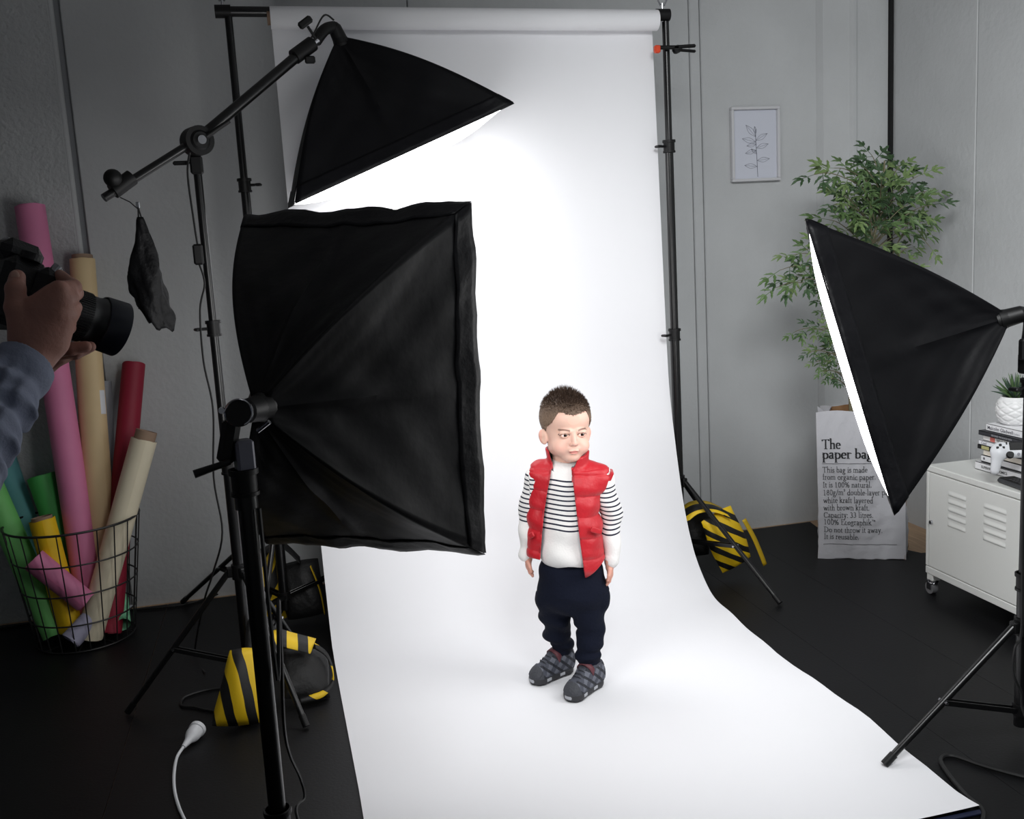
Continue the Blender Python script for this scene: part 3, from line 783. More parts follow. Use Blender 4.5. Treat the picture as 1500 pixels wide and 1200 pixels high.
tag(MB().tube(spline([(1.674, 1.784, 0.006), (1.613, 1.843, 0.006), (1.559, 1.915, 0.006), (1.522, 1.979, 0.006), (1.484, 1.972, 0.006), (1.458, 1.907, 0.006), (1.437, 1.819, 0.006), (1.434, 1.767, 0.006), (1.409, 1.727, 0.006), (1.338, 1.670, 0.006)], 8), .0055, 8).build('floor_cable', m_cable, None, True), 'black cable looping on the floor at the lower right corner of the paper', 'cable')
tag(MB().tube(spline([(QX - .02, QY - .014, .87), (QX - .021, QY - .016, .5), (QX - .03, QY - .03, .31), (1.679, 1.960, 0.270), (1.667, 1.950, 0.214), (1.683, 1.940, 0.162), (1.684, 1.930, 0.113), (1.70, 1.86, .02), (1.73, 1.80, .006)], 8), .0035, 6).build('lamp_cable', m_cable, None, True), 'thin black cable dangling from the hub of the right light stand', 'cable')

# ------------------------------------------------------------ lettering: a broad-nib pen alphabet, drawn as flat print
GLY = {  # width; L x0,y0,x1,y1 stroke | E cx,cy,rx,ry,a0,a1 arc | S x,y,len thin serif | D x,y dot
 'T': (.62, 'L.31,.01,.31,.63 S.31,.01,.26 S.31,.635,.56 L.05,.56,.04,.63 L.57,.56,.58,.63'),
 'I': (.32, 'L.16,.01,.16,.63 S.16,.01,.24 S.16,.635,.24'),
 'C': (.64, 'E.35,.32,.27,.31,45,315 L.55,.5,.55,.6'),
 'D': (.72, 'L.15,.01,.15,.63 S.13,.01,.22 S.13,.635,.22 E.28,.32,.33,.31,-90,90 S.25,.01,.2 S.25,.635,.2'),
 'E': (.56, 'L.15,.01,.15,.63 S.28,.01,.46 S.27,.635,.44 S.28,.34,.26 L.50,.02,.52,.14 L.47,.62,.48,.53'),
 'a': (.40, 'E.17,.11,.11,.11,0,360 L.28,.02,.28,.27 E.18,.30,.10,.11,0,160 S.33,.01,.1'),
 'b': (.47, 'L.11,.02,.11,.70 S.07,.70,.10 E.24,.20,.16,.20,-160,160'),
 'c': (.38, 'E.22,.20,.16,.20,50,310'),
 'd': (.48, 'L.36,.02,.36,.70 S.32,.70,.10 E.22,.20,.16,.20,20,340 S.41,.01,.1'),
 'e': (.40, 'E.21,.20,.15,.20,10,315 S.21,.22,.3'),
 'f': (.28, 'L.12,.01,.12,.52 E.21,.55,.09,.13,70,180 S.13,.01,.2 S.15,.41,.24'),
 'g': (.44, 'E.19,.27,.11,.13,0,360 E.20,-.12,.16,.11,0,360 L.10,.14,.11,.02 L.11,.02,.30,-.03 S.36,.38,.12'),
 'h': (.50, 'L.11,.01,.11,.70 S.07,.70,.10 S.11,.01,.2 E.25,.28,.13,.12,0,150 L.38,.01,.38,.28 S.38,.01,.2'),
 'i': (.25, 'L.12,.01,.12,.40 S.12,.01,.2 S.08,.40,.1 D.12,.58'),
 'k': (.48, 'L.11,.01,.11,.70 S.07,.70,.10 S.11,.01,.2 L.15,.20,.33,.38 S.35,.40,.18 L.20,.24,.38,.02 S.40,.01,.16'),
 'l': (.25, 'L.12,.01,.12,.70 S.08,.70,.10 S.12,.01,.2'),
 'm': (.75, 'L.11,.01,.11,.40 S.07,.40,.10 S.11,.01,.2 E.24,.28,.13,.12,0,150 L.37,.01,.37,.28 S.37,.01,.18 E.50,.28,.13,.12,0,150 L.63,.01,.63,.28 S.63,.01,.18'),
 'n': (.50, 'L.11,.01,.11,.40 S.07,.40,.10 S.11,.01,.2 E.25,.28,.13,.12,0,150 L.38,.01,.38,.28 S.38,.01,.2'),
 'o': (.46, 'E.23,.20,.17,.20,0,360'),
 'p': (.48, 'L.11,-.25,.11,.40 S.07,.40,.10 S.12,-.25,.22 E.24,.20,.17,.20,-160,160'),
 'r': (.35, 'L.11,.01,.11,.40 S.07,.40,.10 S.12,.01,.22 E.23,.29,.11,.10,40,160'),
 's': (.33, 'E.16,.30,.09,.10,40,250 E.17,.11,.10,.11,-140,70 L.25,.33,.25,.40 L.06,.02,.06,.09'),
 't': (.29, 'L.12,.10,.12,.48 E.20,.10,.08,.10,180,300 S.14,.40,.22'),
 'u': (.49, 'L.11,.12,.11,.40 S.07,.40,.10 E.24,.13,.13,.12,180,330 L.37,.02,.37,.40 S.33,.40,.10 S.42,.01,.1'),
 'v': (.44, 'L.08,.40,.22,.02 L.22,.02,.36,.40 S.08,.40,.16 S.36,.40,.14'),
 'w': (.66, 'L.08,.40,.20,.02 L.20,.02,.33,.38 L.33,.38,.45,.02 L.45,.02,.58,.40 S.08,.40,.16 S.58,.40,.14'),
 'y': (.44, 'L.08,.40,.22,.02 L.36,.40,.15,-.20 S.08,.40,.16 S.36,.40,.14 D.11,-.21'),
 '0': (.48, 'E.24,.31,.16,.31,0,360'), '1': (.48, 'L.24,.01,.24,.60 S.24,.01,.24 L.15,.54,.24,.60'),
 '3': (.48, 'E.20,.46,.13,.15,-80,140 E.20,.16,.16,.16,-150,80'), '8': (.48, 'E.24,.46,.12,.14,0,360 E.24,.16,.15,.16,0,360'),
 '2': (.26, 'E.12,.60,.07,.08,-40,160 L.17,.55,.06,.43 S.13,.43,.16'),
 '%': (.70, 'E.17,.45,.10,.15,0,360 E.52,.15,.10,.15,0,360 L.18,.0,.52,.62'), '/': (.34, 'L.05,-.05,.29,.65'),
 '-': (.28, 'S.14,.20,.2'), '.': (.22, 'D.11,.03'), ':': (.22, 'D.11,.03 D.11,.34'),
 '*': (.55, 'S.15,.60,.2 L.15,.42,.15,.60 L.30,.42,.30,.60 L.30,.60,.38,.48 L.38,.48,.46,.60 L.46,.42,.46,.60'), ' ': (.24, ''),
}
def hull(pts):
    pts = sorted(set((round(a, 5), round(b, 5)) for a, b in pts))
    def half(it):
        h = []
        for p in it:
            while len(h) >= 2 and (h[-1][0] - h[-2][0]) * (p[1] - h[-2][1]) - (h[-1][1] - h[-2][1]) * (p[0] - h[-2][0]) <= 0: h.pop()
            h.append(p)
        return h
    a = half(pts); b = half(pts[::-1]); return a[:-1] + b[:-1]
def write(text, width, em, nib=.075, thin=.028):
    """returns polygons in the plane, baseline at 0, starting at x=0, fitted to the width"""
    x = 0; polys = []
    for ch in text:
        w, cmd = GLY[ch]
        for c in cmd.split():
            v = [float(q) for q in c[1:].split(',')]
            if c[0] == 'L': segs = [((v[0], v[1]), (v[2], v[3]))]; nb, tn = (nib * (.5 if ch == '*' else 1), thin)
            elif c[0] == 'S': segs = [((v[0] - v[2] / 2, v[1]), (v[0] + v[2] / 2, v[1]))]; nb, tn = .004, thin * 1.2
            elif c[0] == 'D': segs = [((v[0], v[1]), (v[0] + .001, v[1]))]; nb, tn = nib * 1.1, .10
            else:
                k = max(5, int(abs(v[5] - v[4]) / 28)); q = [(v[0] + v[2] * math.cos(R(v[4] + (v[5] - v[4]) * i / k)), v[1] + v[3] * math.sin(R(v[4] + (v[5] - v[4]) * i / k))) for i in range(k + 1)]
                segs = list(zip(q[:-1], q[1:])); nb, tn = nib, thin
            for a, b in segs:
                polys.append(hull([(p[0] + sx * nb / 2 + x, p[1] + sy * tn / 2) for p in (a, b) for sx in (-1, 1) for sy in (-1, 1)]))
        x += w
    return [[(p[0] * width / x, p[1] * em) for p in q] for q in polys]

# ------------------------------------------------------------ paper bag planter
m_bag = mat('white_kraft_paper', srgb(200, 200, 205), .75, bump=.35, bscale=22, var=.04, vscale=9)
m_brown = mat('brown_kraft_paper', srgb(150, 112, 76), .8, bump=.3, bscale=22)
m_ink = mat('black_ink', srgb(38, 39, 42), .7)
bag = thing('paper_bag', (2.25, 3.46, 0), 'crumpled white paper bag printed with black text, standing in the corner and holding the plant', 'paper bag')
FL = Vector((2.040, 3.475, 0)); FR = Vector((2.335, 3.330, 0)); ef = (FR - FL).normalized(); nb_ = Vector((.585, .811, 0)); WB = (FR - FL).length; DB = .17; HB = .60
cor = [FL, FR, FR + nb_ * DB, FL + nb_ * DB]
def crumple(s_, z, k):
    f = .0035 * math.sin(13 * s_ + 3 * z * 9 + k) + .0025 * math.sin(31 * z + 9 * s_ * 2 + k * 2) + .002 * math.sin(57 * z - 40 * s_ + k)
    for zc_, a in ((.155, .006), (.105, .004), (.34, .003), (.235, .003)): f += a * (1 if z > zc_ + .02 * math.sin(9 * s_ + k) else 0) * math.exp(-abs(z - zc_) * 22)
    return f
def bag_pt(side, s_, z, inset=0.0):
    a = cor[side]; b = cor[(side + 1) % 4]; n_ = Vector(((b - a).y, -(b - a).x, 0)).normalized()
    edge = math.sin(math.pi * min(max(s_, 0), 1)) ** .5
    fold = -.045 * math.sin(math.pi * s_) * max(0, (z - .10) / .5) if side in (1, 3) else 0
    lean = Vector((-.012, 0, 0)) * (z / HB) + (b - a) * (.5 - s_) * .04 * max(0, 1 - z / .10) * (-1)
    fz = .006 * math.sin(7 * s_ + side * 2) * (z / HB) ** 6
    return a + (b - a) * s_ + n_ * ((crumple(s_, z, side) + .004 * math.sin(3 * z * 6)) * edge + fold - inset) + lean + Vector((0, 0, z + fz))
for inset, m_, nm in ((0, m_bag, 'outer_layer'), (.003, m_brown, 'inner_layer')):
    G = []; nz_ = 60; ns_ = 20
    for i in range(nz_ + 1):
        row = []
        for sd in range(4):
            for j in range(ns_): row.append(bag_pt(sd, j / ns_, HB * i / nz_ * (1 if inset == 0 else .998), inset))
        row.append(row[0]); G.append(row)
    mb = MB().grid(np.array([[tuple(p) for p in r] for r in G]))
    mb.add([bag_pt(k, 0, .002) for k in range(4)], [(0, 1, 2, 3)])
    mb.build(nm, m_, bag, True)
def bz(y): return (820 - y) * .60 / 210.0
tx = MB()
for text, wpx, yb2, em, nb2 in (('The', 27, 661.6, .058, .12), ('paper bag', 73, 675.2, .058, .12), ('This bag is made', 65, 695, .0345, .072), ('from organic paper.', 77, 705.4, .0345, .072),
        ('It is 100% natural.', 71, 716.6, .0345, .072), ('180g/m2 double-layer paper', 106, 727.6, .0345, .072), ('white kraft layered', 72, 738.8, .0345, .072), ('with brown kraft.', 67, 749.3, .0345, .072),
        ('Capacity: 33 litres.', 72, 759.6, .0345, .072), ('100% Ecographik*', 75, 769.8, .0345, .072), ('Do not throw it away.', 85, 781, .0345, .072), ('It is reusable.', 51, 791, .0345, .072)):
    for q in write(text, wpx * .00262, em, nb2, .034):
        tx.add([bag_pt(0, (.018 + p[0]) / WB + .004, bz(yb2) + p[1], -.0022) for p in q], [tuple(range(len(q)))])
for yb2, x1, hh in ((682.6, 100, .0016), (798.3, 105, .0016)):
    k = 30
    for i in range(k):
        a_ = (.018 + x1 * .00262 * i / k) / WB; b_ = (.018 + x1 * .00262 * (i + 1) / k) / WB
        tx.add([bag_pt(0, a_, bz(yb2) - hh / 2, -.0018), bag_pt(0, b_, bz(yb2) - hh / 2, -.0018), bag_pt(0, b_, bz(yb2) + hh / 2, -.0018), bag_pt(0, a_, bz(yb2) + hh / 2, -.0018)], [(0, 1, 2, 3)])
tx.build('printed_text', m_ink, bag)
# torn ear at the back left corner of the opening
MB().add([bag_pt(3, .96, HB), bag_pt(3, .75, HB), bag_pt(3, .93, HB) + Vector((-.012, -.004, .026))], [(0, 1, 2)]).build('torn_ear', m_bag, bag)

# ------------------------------------------------------------ the plant
m_bark = mat('plant_stem', srgb(118, 112, 88), .7, bump=.5, bscale=60)
leaf_m = [mat('leaf_green', srgb(86, 112, 66), .5, var=.15, vscale=30), mat('leaf_dark_green', srgb(60, 86, 54), .5, var=.15, vscale=30), mat('leaf_pale_green', srgb(112, 134, 84), .5, var=.15, vscale=30)]
plant = thing('potted_plant', (2.19, 3.49, .02), 'tall green plant with deeply cut leaves growing out of the white paper bag', 'plant')
trunk = spline([(2.185, 3.46, .03), (2.175, 3.46, .60), (2.178, 3.47, .72), (2.19, 3.49, .88), (2.23, 3.50, 1.08), (2.30, 3.50, 1.27), (2.34, 3.50, 1.45), (2.345, 3.50, 1.56)], 6)
MB().tube(trunk, [.011 - .008 * i / (len(trunk) - 1) for i in range(len(trunk))], 8).build('trunk', m_bark, plant, True)
t2_ = spline([(2.19, 3.45, .55), (2.20, 3.45, .68), (2.235, 3.46, .86), (2.29, 3.47, 1.02), (2.37, 3.48, 1.2), (2.44, 3.48, 1.32)], 6)
MB().tube(t2_, [.006 - .004 * i / (len(t2_) - 1) for i in range(len(t2_))], 6).build('trunk', m_bark, plant, True)
t3_ = spline([(2.165, 3.45, .50), (2.16, 3.45, .68), (2.13, 3.44, .80), (2.09, 3.43, .86)], 6)
MB().tube(t3_, [.004 - .002 * i / (len(t3_) - 1) for i in range(len(t3_))], 6).build('trunk', m_bark, plant, True)
def leaf_mesh(name, m, k):
    rs = random.Random(k); v = []; f = []
    def z(x, y): return -.22 * x * x - .25 * abs(y) + .05 * math.sin(5 * x + k)
    def lobe(x0, y0, ang, ln, w):
        d = (math.cos(ang), math.sin(ang)); n_ = (-d[1], d[0]); i = len(v)
        pts = [(x0, y0), (x0 + d[0] * ln * .35 + n_[0] * w, y0 + d[1] * ln * .35 + n_[1] * w), (x0 + d[0] * ln * .62 + n_[0] * w * .55, y0 + d[1] * ln * .62 + n_[1] * w * .55), (x0 + d[0] * ln * .74 + n_[0] * w * .75, y0 + d[1] * ln * .74 + n_[1] * w * .75),
               (x0 + d[0] * ln, y0 + d[1] * ln), (x0 + d[0] * ln * .70 - n_[0] * w * .75, y0 + d[1] * ln * .70 - n_[1] * w * .75), (x0 + d[0] * ln * .58 - n_[0] * w * .5, y0 + d[1] * ln * .58 - n_[1] * w * .5), (x0 + d[0] * ln * .33 - n_[0] * w, y0 + d[1] * ln * .33 - n_[1] * w)]
        mid = (x0 + d[0] * ln * .5, y0 + d[1] * ln * .5)
        for j, p in enumerate(pts): v.append((p[0], p[1], z(*p) + (.0 if j in (0, 4) else .045)))
        v.append((mid[0], mid[1], z(*mid)))
        for j in range(8): f.append((i + j, i + 8, i + (j + 1) % 8)[::-1])
    lobe(.48, 0, 0, .54, .082)
    for x0, ln, a in ((.22, .40, 50), (.50, .38, 36)):
        for sg in (-1, 1): lobe(x0, 0, sg * R(a + rs.uniform(-5, 5)), ln * rs.uniform(.85, 1.15), .066)
    i = len(v); v += [(0, -.012, 0), (0, .012, 0), (.6, .014, z(.6, 0) + .01), (.6, -.014, z(.6, 0) + .01)]; f.append((i, i + 1, i + 2, i + 3)[::-1])
    me = bpy.data.meshes.new(name); me.from_pydata(v, [], f); me.materials.append(m); me.update(); return me
leaf_meshes = [leaf_mesh('leaf', leaf_m[k % 3], k) for k in range(6)]
rr = random.Random(11)
def add_leaf(p, d, up, s_):
    d = Vector(d).normalized(); up = Vector(up); y = up.cross(d).normalized(); z = d.cross(y)
    o = bpy.data.objects.new('leaf', rr.choice(leaf_meshes)); COL.objects.link(o); o.parent = plant
    M = Matrix((d, y, z)).transposed().to_4x4(); s_ *= 1.12; M = Matrix.Translation(Vector(p) - plant.location) @ M @ Matrix.Diagonal((s_, s_, s_, 1))
    o.matrix_local = M
def spray(start, end, nl, s_=.095, droop=.0):
    a = Vector(start); b = Vector(end); L_ = (b - a).length
    pts = spline([a, a.lerp(b, .35) + Vector((0, 0, .10 * L_)), a.lerp(b, .75) + Vector((0, 0, .09 * L_)), b + Vector((0, 0, -droop))], 5)
    MB().tube(pts, [.0028 - .0016 * i / (len(pts) - 1) for i in range(len(pts))], 5).build('twig', m_bark, plant, True)
    n_ = len(pts)
    for q in range(nl):
        f = 1 - q * .17 - (.03 if q else 0); f = max(f, .25); i = min(n_ - 2, int(f * (n_ - 1)))
        p = pts[i].lerp(pts[i + 1], min(1, f * (n_ - 1) - i)) if q else pts[-1]
        t_ = (pts[i + 1] - pts[i]).normalized()
        up = Vector((rr.uniform(-.25, .25) - .25, -.75, .75 + rr.uniform(-.3, .3)))
        sd = up.cross(t_).normalized() * (0 if q == 0 else (1 if q % 2 else -1))
        add_leaf(p, t_ * (1 if q == 0 else .65) + sd * .9 + Vector((0, 0, rr.uniform(-.25, .15))), up, s_ * rr.uniform(.8, 1.12))
def near(tr, z): return min(tr, key=lambda p: abs(p[2] - z))
T1 = [(1.994, 3.420, 1.513), (2.128, 3.500, 1.540), (2.213, 3.450, 1.538), (2.319, 3.550, 1.590), (2.412, 3.500, 1.536), (2.437, 3.420, 1.492), (2.547, 3.500, 1.436), (2.487, 3.400, 1.380), (2.366, 3.380, 1.384), (2.066, 3.400, 1.399), (2.103, 3.500, 1.346), (2.132, 3.400, 1.350), (2.155, 3.360, 1.455), (2.254, 3.380, 1.485), (2.379, 3.450, 1.323), (2.242, 3.600, 1.487), (2.440, 3.620, 1.395), (2.511, 3.550, 1.293), (2.235, 3.380, 1.314), (2.355, 3.450, 1.446), (2.222, 3.520, 1.412), (2.245, 3.440, 1.393), (2.521, 3.580, 1.456), (2.107, 3.420, 1.436), (2.432, 3.600, 1.555)]
for e in T1:
    st = near(trunk, e[2] - .10 - rr.uniform(0, .06)); spray(st, e, 6, .098)
spray(near(trunk, 1.25), (2.482, 3.450, 1.318), 4, .085); spray(near(trunk, 1.22), (2.491, 3.420, 1.272), 3, .08, .05)
for e in ((1.818, 3.400, 1.103), (1.865, 3.450, 1.166), (1.945, 3.500, 1.219), (1.975, 3.450, 1.237), (1.997, 3.400, 1.187), (1.900, 3.380, 1.124), (2.031, 3.520, 1.140), (2.040, 3.440, 1.133), (1.921, 3.500, 1.131)):
    spray(near(trunk, e[2] - .10), e, 5, .088)
for e in ((2.031, 3.420, 1.043), (2.066, 3.460, 0.992), (1.900, 3.400, 0.934), (1.989, 3.450, 0.929), (2.021, 3.420, 0.934), (2.053, 3.400, 0.907), (2.036, 3.450, 0.851), (2.023, 3.380, 0.837), (2.134, 3.500, 0.840), (2.155, 3.500, 0.951), (2.179, 3.500, 1.030), (2.144, 3.420, 0.877)):
    spray(near(trunk, e[2] - .07), e, 4, .066)
for e in ((1.997, 3.420, 0.809), (2.017, 3.400, 0.770), (2.088, 3.440, 0.760), (2.034, 3.380, 0.742), (2.129, 3.420, 0.751), (1.971, 3.420, 0.848)):
    spray(near(t3_, e[2] - .05), e, 4, .050)
for e in ((2.40, 3.42, 1.15), (2.46, 3.5, 1.22), (2.36, 3.40, 1.0), (2.30, 3.38, .9), (2.48, 3.45, 1.32)):
    spray(near(t2_, e[2] - .08), e, 4, .085)

# ------------------------------------------------------------ framed drawing
m_frame = mat('pale_frame', srgb(205, 205, 208), .5); m_art = mat('drawing_paper', srgb(206, 209, 220), .6); m_line = mat('pencil_line', srgb(95, 98, 112), .8)
pic = thing('picture_frame', (2.037, 3.975, 1.53), 'small white framed line drawing of a leafy sprig hanging on the back wall', 'picture')
x0, x1, z0, z1, yf = 1.926, 2.150, 1.530, 1.838, 3.966
fw = .012
for a, b, c_, d_ in ((x0, x1, z0, z0 + fw), (x0, x1, z1 - fw, z1), (x0, x0 + fw, z0 + fw, z1 - fw), (x1 - fw, x1, z0 + fw, z1 - fw)):
    MB().box(((a + b) / 2, yf, (c_ + d_) / 2), (b - a, .024, d_ - c_), bev=.002).build('frame_bar', m_frame, pic)
MB().box((2.038, 3.972, 1.684), (x1 - x0 - .01, .004, z1 - z0 - .01)).build('drawing_sheet', m_art, pic)
def PX(u, v): return Vector((x0 + (x1 - x0) * u, 3.9692, z1 - (z1 - z0) * v))
dr = MB()
dr.tube(spline([PX(.55, .94), PX(.54, .75), PX(.53, .6), PX(.52, .45), PX(.52, .3)], 5), .0010, 5)
for (ax, ay, bx, by) in ((.52, .40, .32, .24), (.52, .47, .24, .42), (.52, .45, .76, .36), (.53, .58, .30, .62), (.53, .55, .78, .50), (.54, .72, .80, .70), (.54, .80, .28, .78), (.52, .36, .50, .26), (.53, .5, .33, .52), (.54, .63, .42, .56)):
    A = PX(ax, ay); B = PX(bx, by); n_ = (B - A).cross(Vector((0, 1, 0))) * .17
    for sg in (-1, 1): dr.tube(spline([A, A.lerp(B, .5) + n_ * sg, B], 5), .0006, 4)
    dr.tube([A, B], .0005, 4)
dr.build('line_drawing', m_line, pic)

# ------------------------------------------------------------ white metal cabinet on castors
m_cab = mat('white_lacquered_steel', srgb(230, 231, 227), .34, spec=.5)
CX0, CX1, CY0, CY1, CZ0, CZ1 = 2.172, 2.575, 1.76, 2.985, .078, .473
cab = thing('cabinet', ((CX0 + CX1) / 2, (CY0 + CY1) / 2, 0), 'low white metal cabinet on castors with louvred door against the right wall', 'cabinet')
b = MB().box(((CX0 + CX1) / 2 + .006, (CY0 + CY1) / 2, (CZ0 + CZ1) / 2), (CX1 - CX0 - .012, CY1 - CY0 - .004, CZ1 - CZ0 - .004))
b.build('body', m_cab, cab)
MB().box(((CX0 + CX1) / 2, (CY0 + CY1) / 2, CZ1 - .011), (CX1 - CX0, CY1 - CY0, .022), bev=.003).build('top', m_cab, cab)
MB().box((CX0 + .007, (CY0 + CY1) / 2, CZ0 + .013), (.014, CY1 - CY0, .026), bev=.002).build('bottom_rail', m_cab, cab)
for yy in (CY1 - .007, CY0 + .007): MB().box((CX0 + .007, yy, (CZ0 + CZ1) / 2 + .002), (.014, .014, CZ1 - CZ0 - .052), bev=.002).build('stile', m_cab, cab)
door = MB().box((CX0 + .0065, (CY0 + CY1) / 2, (CZ0 + .028 + CZ1 - .024) / 2), (.012, CY1 - CY0 - .032, CZ1 - CZ0 - .054), bev=.002).build('door', m_cab, cab)
def slat(p, q):
    p = Vector(p); q = Vector(q); zt = (p.z + q.z) / 2; mb = MB(); n_ = 14; P = np.zeros((7, n_ + 1, 3))
    for i in range(7):
        v = i / 6
        for j in range(n_ + 1):
            u = j / n_; e = min(1, 9 * min(u, 1 - u)) ** .5
            pr_ = .0040 * (math.sin(math.pi * v ** 1.9)) * e
            P[i, j] = (CX0 + .0003 - pr_, p.y + (q.y - p.y) * u, zt + .010 - .019 * v)
    return mb.grid(P)
for k in range(5):
    zz = .397 - k * .027
    slat((CX0, 2.868, zz), (CX0, 2.776, zz)).build('louvre', m_cab, door, True)
    slat((CX0, 2.692, zz), (CX0, 2.588, zz)).build('louvre', m_cab, door, True)
    slat((CX0, 2.30, zz), (CX0, 2.20, zz)).build('louvre', m_cab, door, True)
lk = Vector((2.172, 2.954, 0.271))
MB().cyl(lk + Vector((.004, 0, 0)), lk - Vector((.006, 0, 0)), .0085, .007, n=20).box(lk - Vector((.0065, 0, 0)), (.002, .0015, .008)).build('lock', m_chrome, door, True)
for xx in (CX0 + .02, CX1 - .02):
    for yy in (CY0 + .02, CY1 - .02):
        MB().box((xx, yy, .070), (.034, .034, .034), bev=.003).build('leg', m_cab, cab)
        c_ = MB().cyl((xx, yy, .046), (xx, yy, .056), .017, n=18).box((xx - .014, yy + .008, .034), (.003, .022, .034), bev=.001).box((xx + .014, yy + .008, .034), (.003, .022, .034), bev=.001).ball((xx, yy + .004, .044), (.018, .02, .010), 6).build('castor', m_chrome, cab, True)
        MB().cyl((xx - .011, yy + .010, .0225), (xx + .011, yy + .010, .0225), .0222, n=24).build('wheel', mat('grey_rubber', srgb(120, 120, 122), .5), c_, True)

# ------------------------------------------------------------ books on the cabinet
def spine_text(s_, size, col, y, z, x, parent, xs=1.0, nm='spine_text'):
    cu = bpy.data.curves.new(nm, 'FONT'); cu.body = s_; cu.size = size; cu.offset = size * .012
    tmp = bpy.data.objects.new(nm, cu); COL.objects.link(tmp)
    bpy.context.view_layer.update()
    me = bpy.data.meshes.new_from_object(tmp.evaluated_get(bpy.context.evaluated_depsgraph_get())); bpy.data.objects.remove(tmp)
    off = origin(parent)
    for v in me.vertices: v.co = Vector((x - off.x, y - v.co.x * xs - off.y, z + v.co.y - off.z))
    me.materials.append(col); o = bpy.data.objects.new(nm, me); COL.objects.link(o); o.parent = parent; return o
m_pages = mat('book_pages', srgb(225, 220, 205), .8)
z = CZ1 + .0005
BK = [('thick white paperback at the bottom of the stack, black title on its spine', (2.270, 2.859, 0.489), .235, .027, .165, srgb(226, 226, 228), [('SUPERFREAKONOMICS', .012, .030, .0, srgb(40, 40, 44))]),
      ('thin black layer put in for the dark shadow second from the bottom of the stack', (2.275, 2.835, 0.508), .20, .005, .14, srgb(40, 40, 44), []),  # dark shadow band between the white books, built as a thin black cover
      ('white book with a small grey emblem on its spine, above the dark shadow layer', (2.270, 2.830, 0.524), .21, .022, .15, srgb(222, 222, 224), [('*', .030, .010, -.004, srgb(90, 90, 96)), ('THE LONG', .010, .045, 0, srgb(150, 120, 120))]),
      ('cream paperback without a readable title in the middle of the stack', (2.270, 2.820, 0.549), .20, .020, .15, srgb(224, 216, 202), [('------ ----', .010, .02, 0, srgb(190, 170, 150))]),
      ('black book with a yellowish patch on its spine in the middle of the stack', (2.265, 2.843, 0.566), .22, .014, .15, srgb(24, 24, 26), []),
      ('white book with a short grey title at the end of its spine', (2.265, 2.837, 0.582), .22, .016, .15, srgb(228, 228, 232), [('Cool', .013, .012, 0, srgb(110, 110, 120)), ('the complete guide', .008, .115, -.004, srgb(160, 160, 165))]),
      ('white book with a red stamp and spaced black capitals on its spine', (2.270, 2.822, 0.600), .21, .018, .14, srgb(232, 230, 228), [('TED C. FISHMAN', .011, .062, 0, srgb(60, 60, 64))]),
      ('dark charcoal book second from the top of the stack', (2.260, 2.833, 0.618), .23, .015, .16, srgb(46, 47, 52), [('BEYOND THE BLACK BOX', .008, .062, 0, srgb(170, 170, 175))]),
      ('white paperback on top of the stack with a large grey author line', (2.275, 2.815, 0.645), .20, .024, .13, srgb(234, 234, 236), [('Malcolm Gladwell', .0165, .006, 0, srgb(88, 88, 96)), ('Outliers', .009, .125, -.002, srgb(170, 170, 176))])]
for lab, p, L_, th, dp, col_, txt in BK:
    x_, y_ = p[0], p[1]
    bk = thing('book', (x_, y_, z), lab, 'book', 'books stacked on the white cabinet')
    m_ = mat('cover_' + '_'.join(str(int(c * 255)) for c in col_), col_, .45)
    c = .0018 if th > .008 else .001
    mb = MB().box((x_ + dp / 2, y_ - L_ / 2, z + c / 2), (dp, L_, c)).box((x_ + dp / 2, y_ - L_ / 2, z + th - c / 2), (dp, L_, c)).box((x_ + c / 2, y_ - L_ / 2, z + th / 2), (c, L_, th))
    mb.build('cover', m_, bk)
    MB().box((x_ + dp / 2, y_ - L_ / 2, z + th / 2), (dp - .006, L_ - .006, th - 2 * c)).build('pages', m_pages, bk)
    for s_, sz, dy, dz, tc_ in txt:
        if s_ == '*':
            MB().cyl((x_ - .0006, y_ - dy - .004, z + th / 2), (x_ + .001, y_ - dy - .004, z + th / 2), .0045, n=8).build('emblem', mat('ink_grey', tc_, .7), bk)
            continue
        spine_text(s_, sz, mat('ink_' + '_'.join(str(int(q * 255)) for q in tc_), tc_, .7), y_ - dy, z + th / 2 - sz * .36 + dz, x_ - .0006, bk)
    if 'red stamp' in lab: MB().box((x_ - .0004, y_ - .045, z + th / 2), (.001, .022, th * .86)).build('red_stamp', mat('red_print', srgb(205, 110, 100), .6), bk)
    if 'yellowish' in lab: MB().box((x_ - .0004, y_ - .038, z + th / 2), (.001, .036, th * .8)).build('yellow_patch', mat('olive_print', srgb(176, 172, 120), .6), bk)
    z += th + .0004
ZT = z
# ------------------------------------------------------------ small potted succulent on the books
pc = Vector((2.335, (2.335, 2.756, 0.660)[1], ZT))
pot = thing('succulent_pot', pc, 'white ceramic pot with a diamond relief and a small spiky succulent, standing on the books', 'plant pot')
pf = [(.030, 0), (.042, .008), (.052, .024), (.0565, .045), (.055, .065), (.049, .082), (.044, .090), (.042, .094)]
def prad(zq): return float(np.interp(zq, [q[1] for q in pf], [q[0] for q in pf]))
nz_, na_ = 70, 168; P = np.zeros((nz_ + 1, na_ + 1, 3))
for i in range(nz_ + 1):
    zq = .094 * i / nz_
    for j in range(na_ + 1):
        a = 2 * math.pi * j / na_; u = a * 7 / math.pi + 0; v = zq / .0135
        d1 = abs(((u + v) % 2) - 1); d2 = abs(((u - v) % 2) - 1); h_ = min(1, 2.2 * min(d1, 1 - 0 * d1)) * min(1, 2.2 * d2)
        r_ = prad(zq) + .0028 * h_ * (1 if .006 < zq < .084 else 0)
        P[i, j] = (pc.x + r_ * math.cos(a), pc.y + r_ * math.sin(a), pc.z + zq)
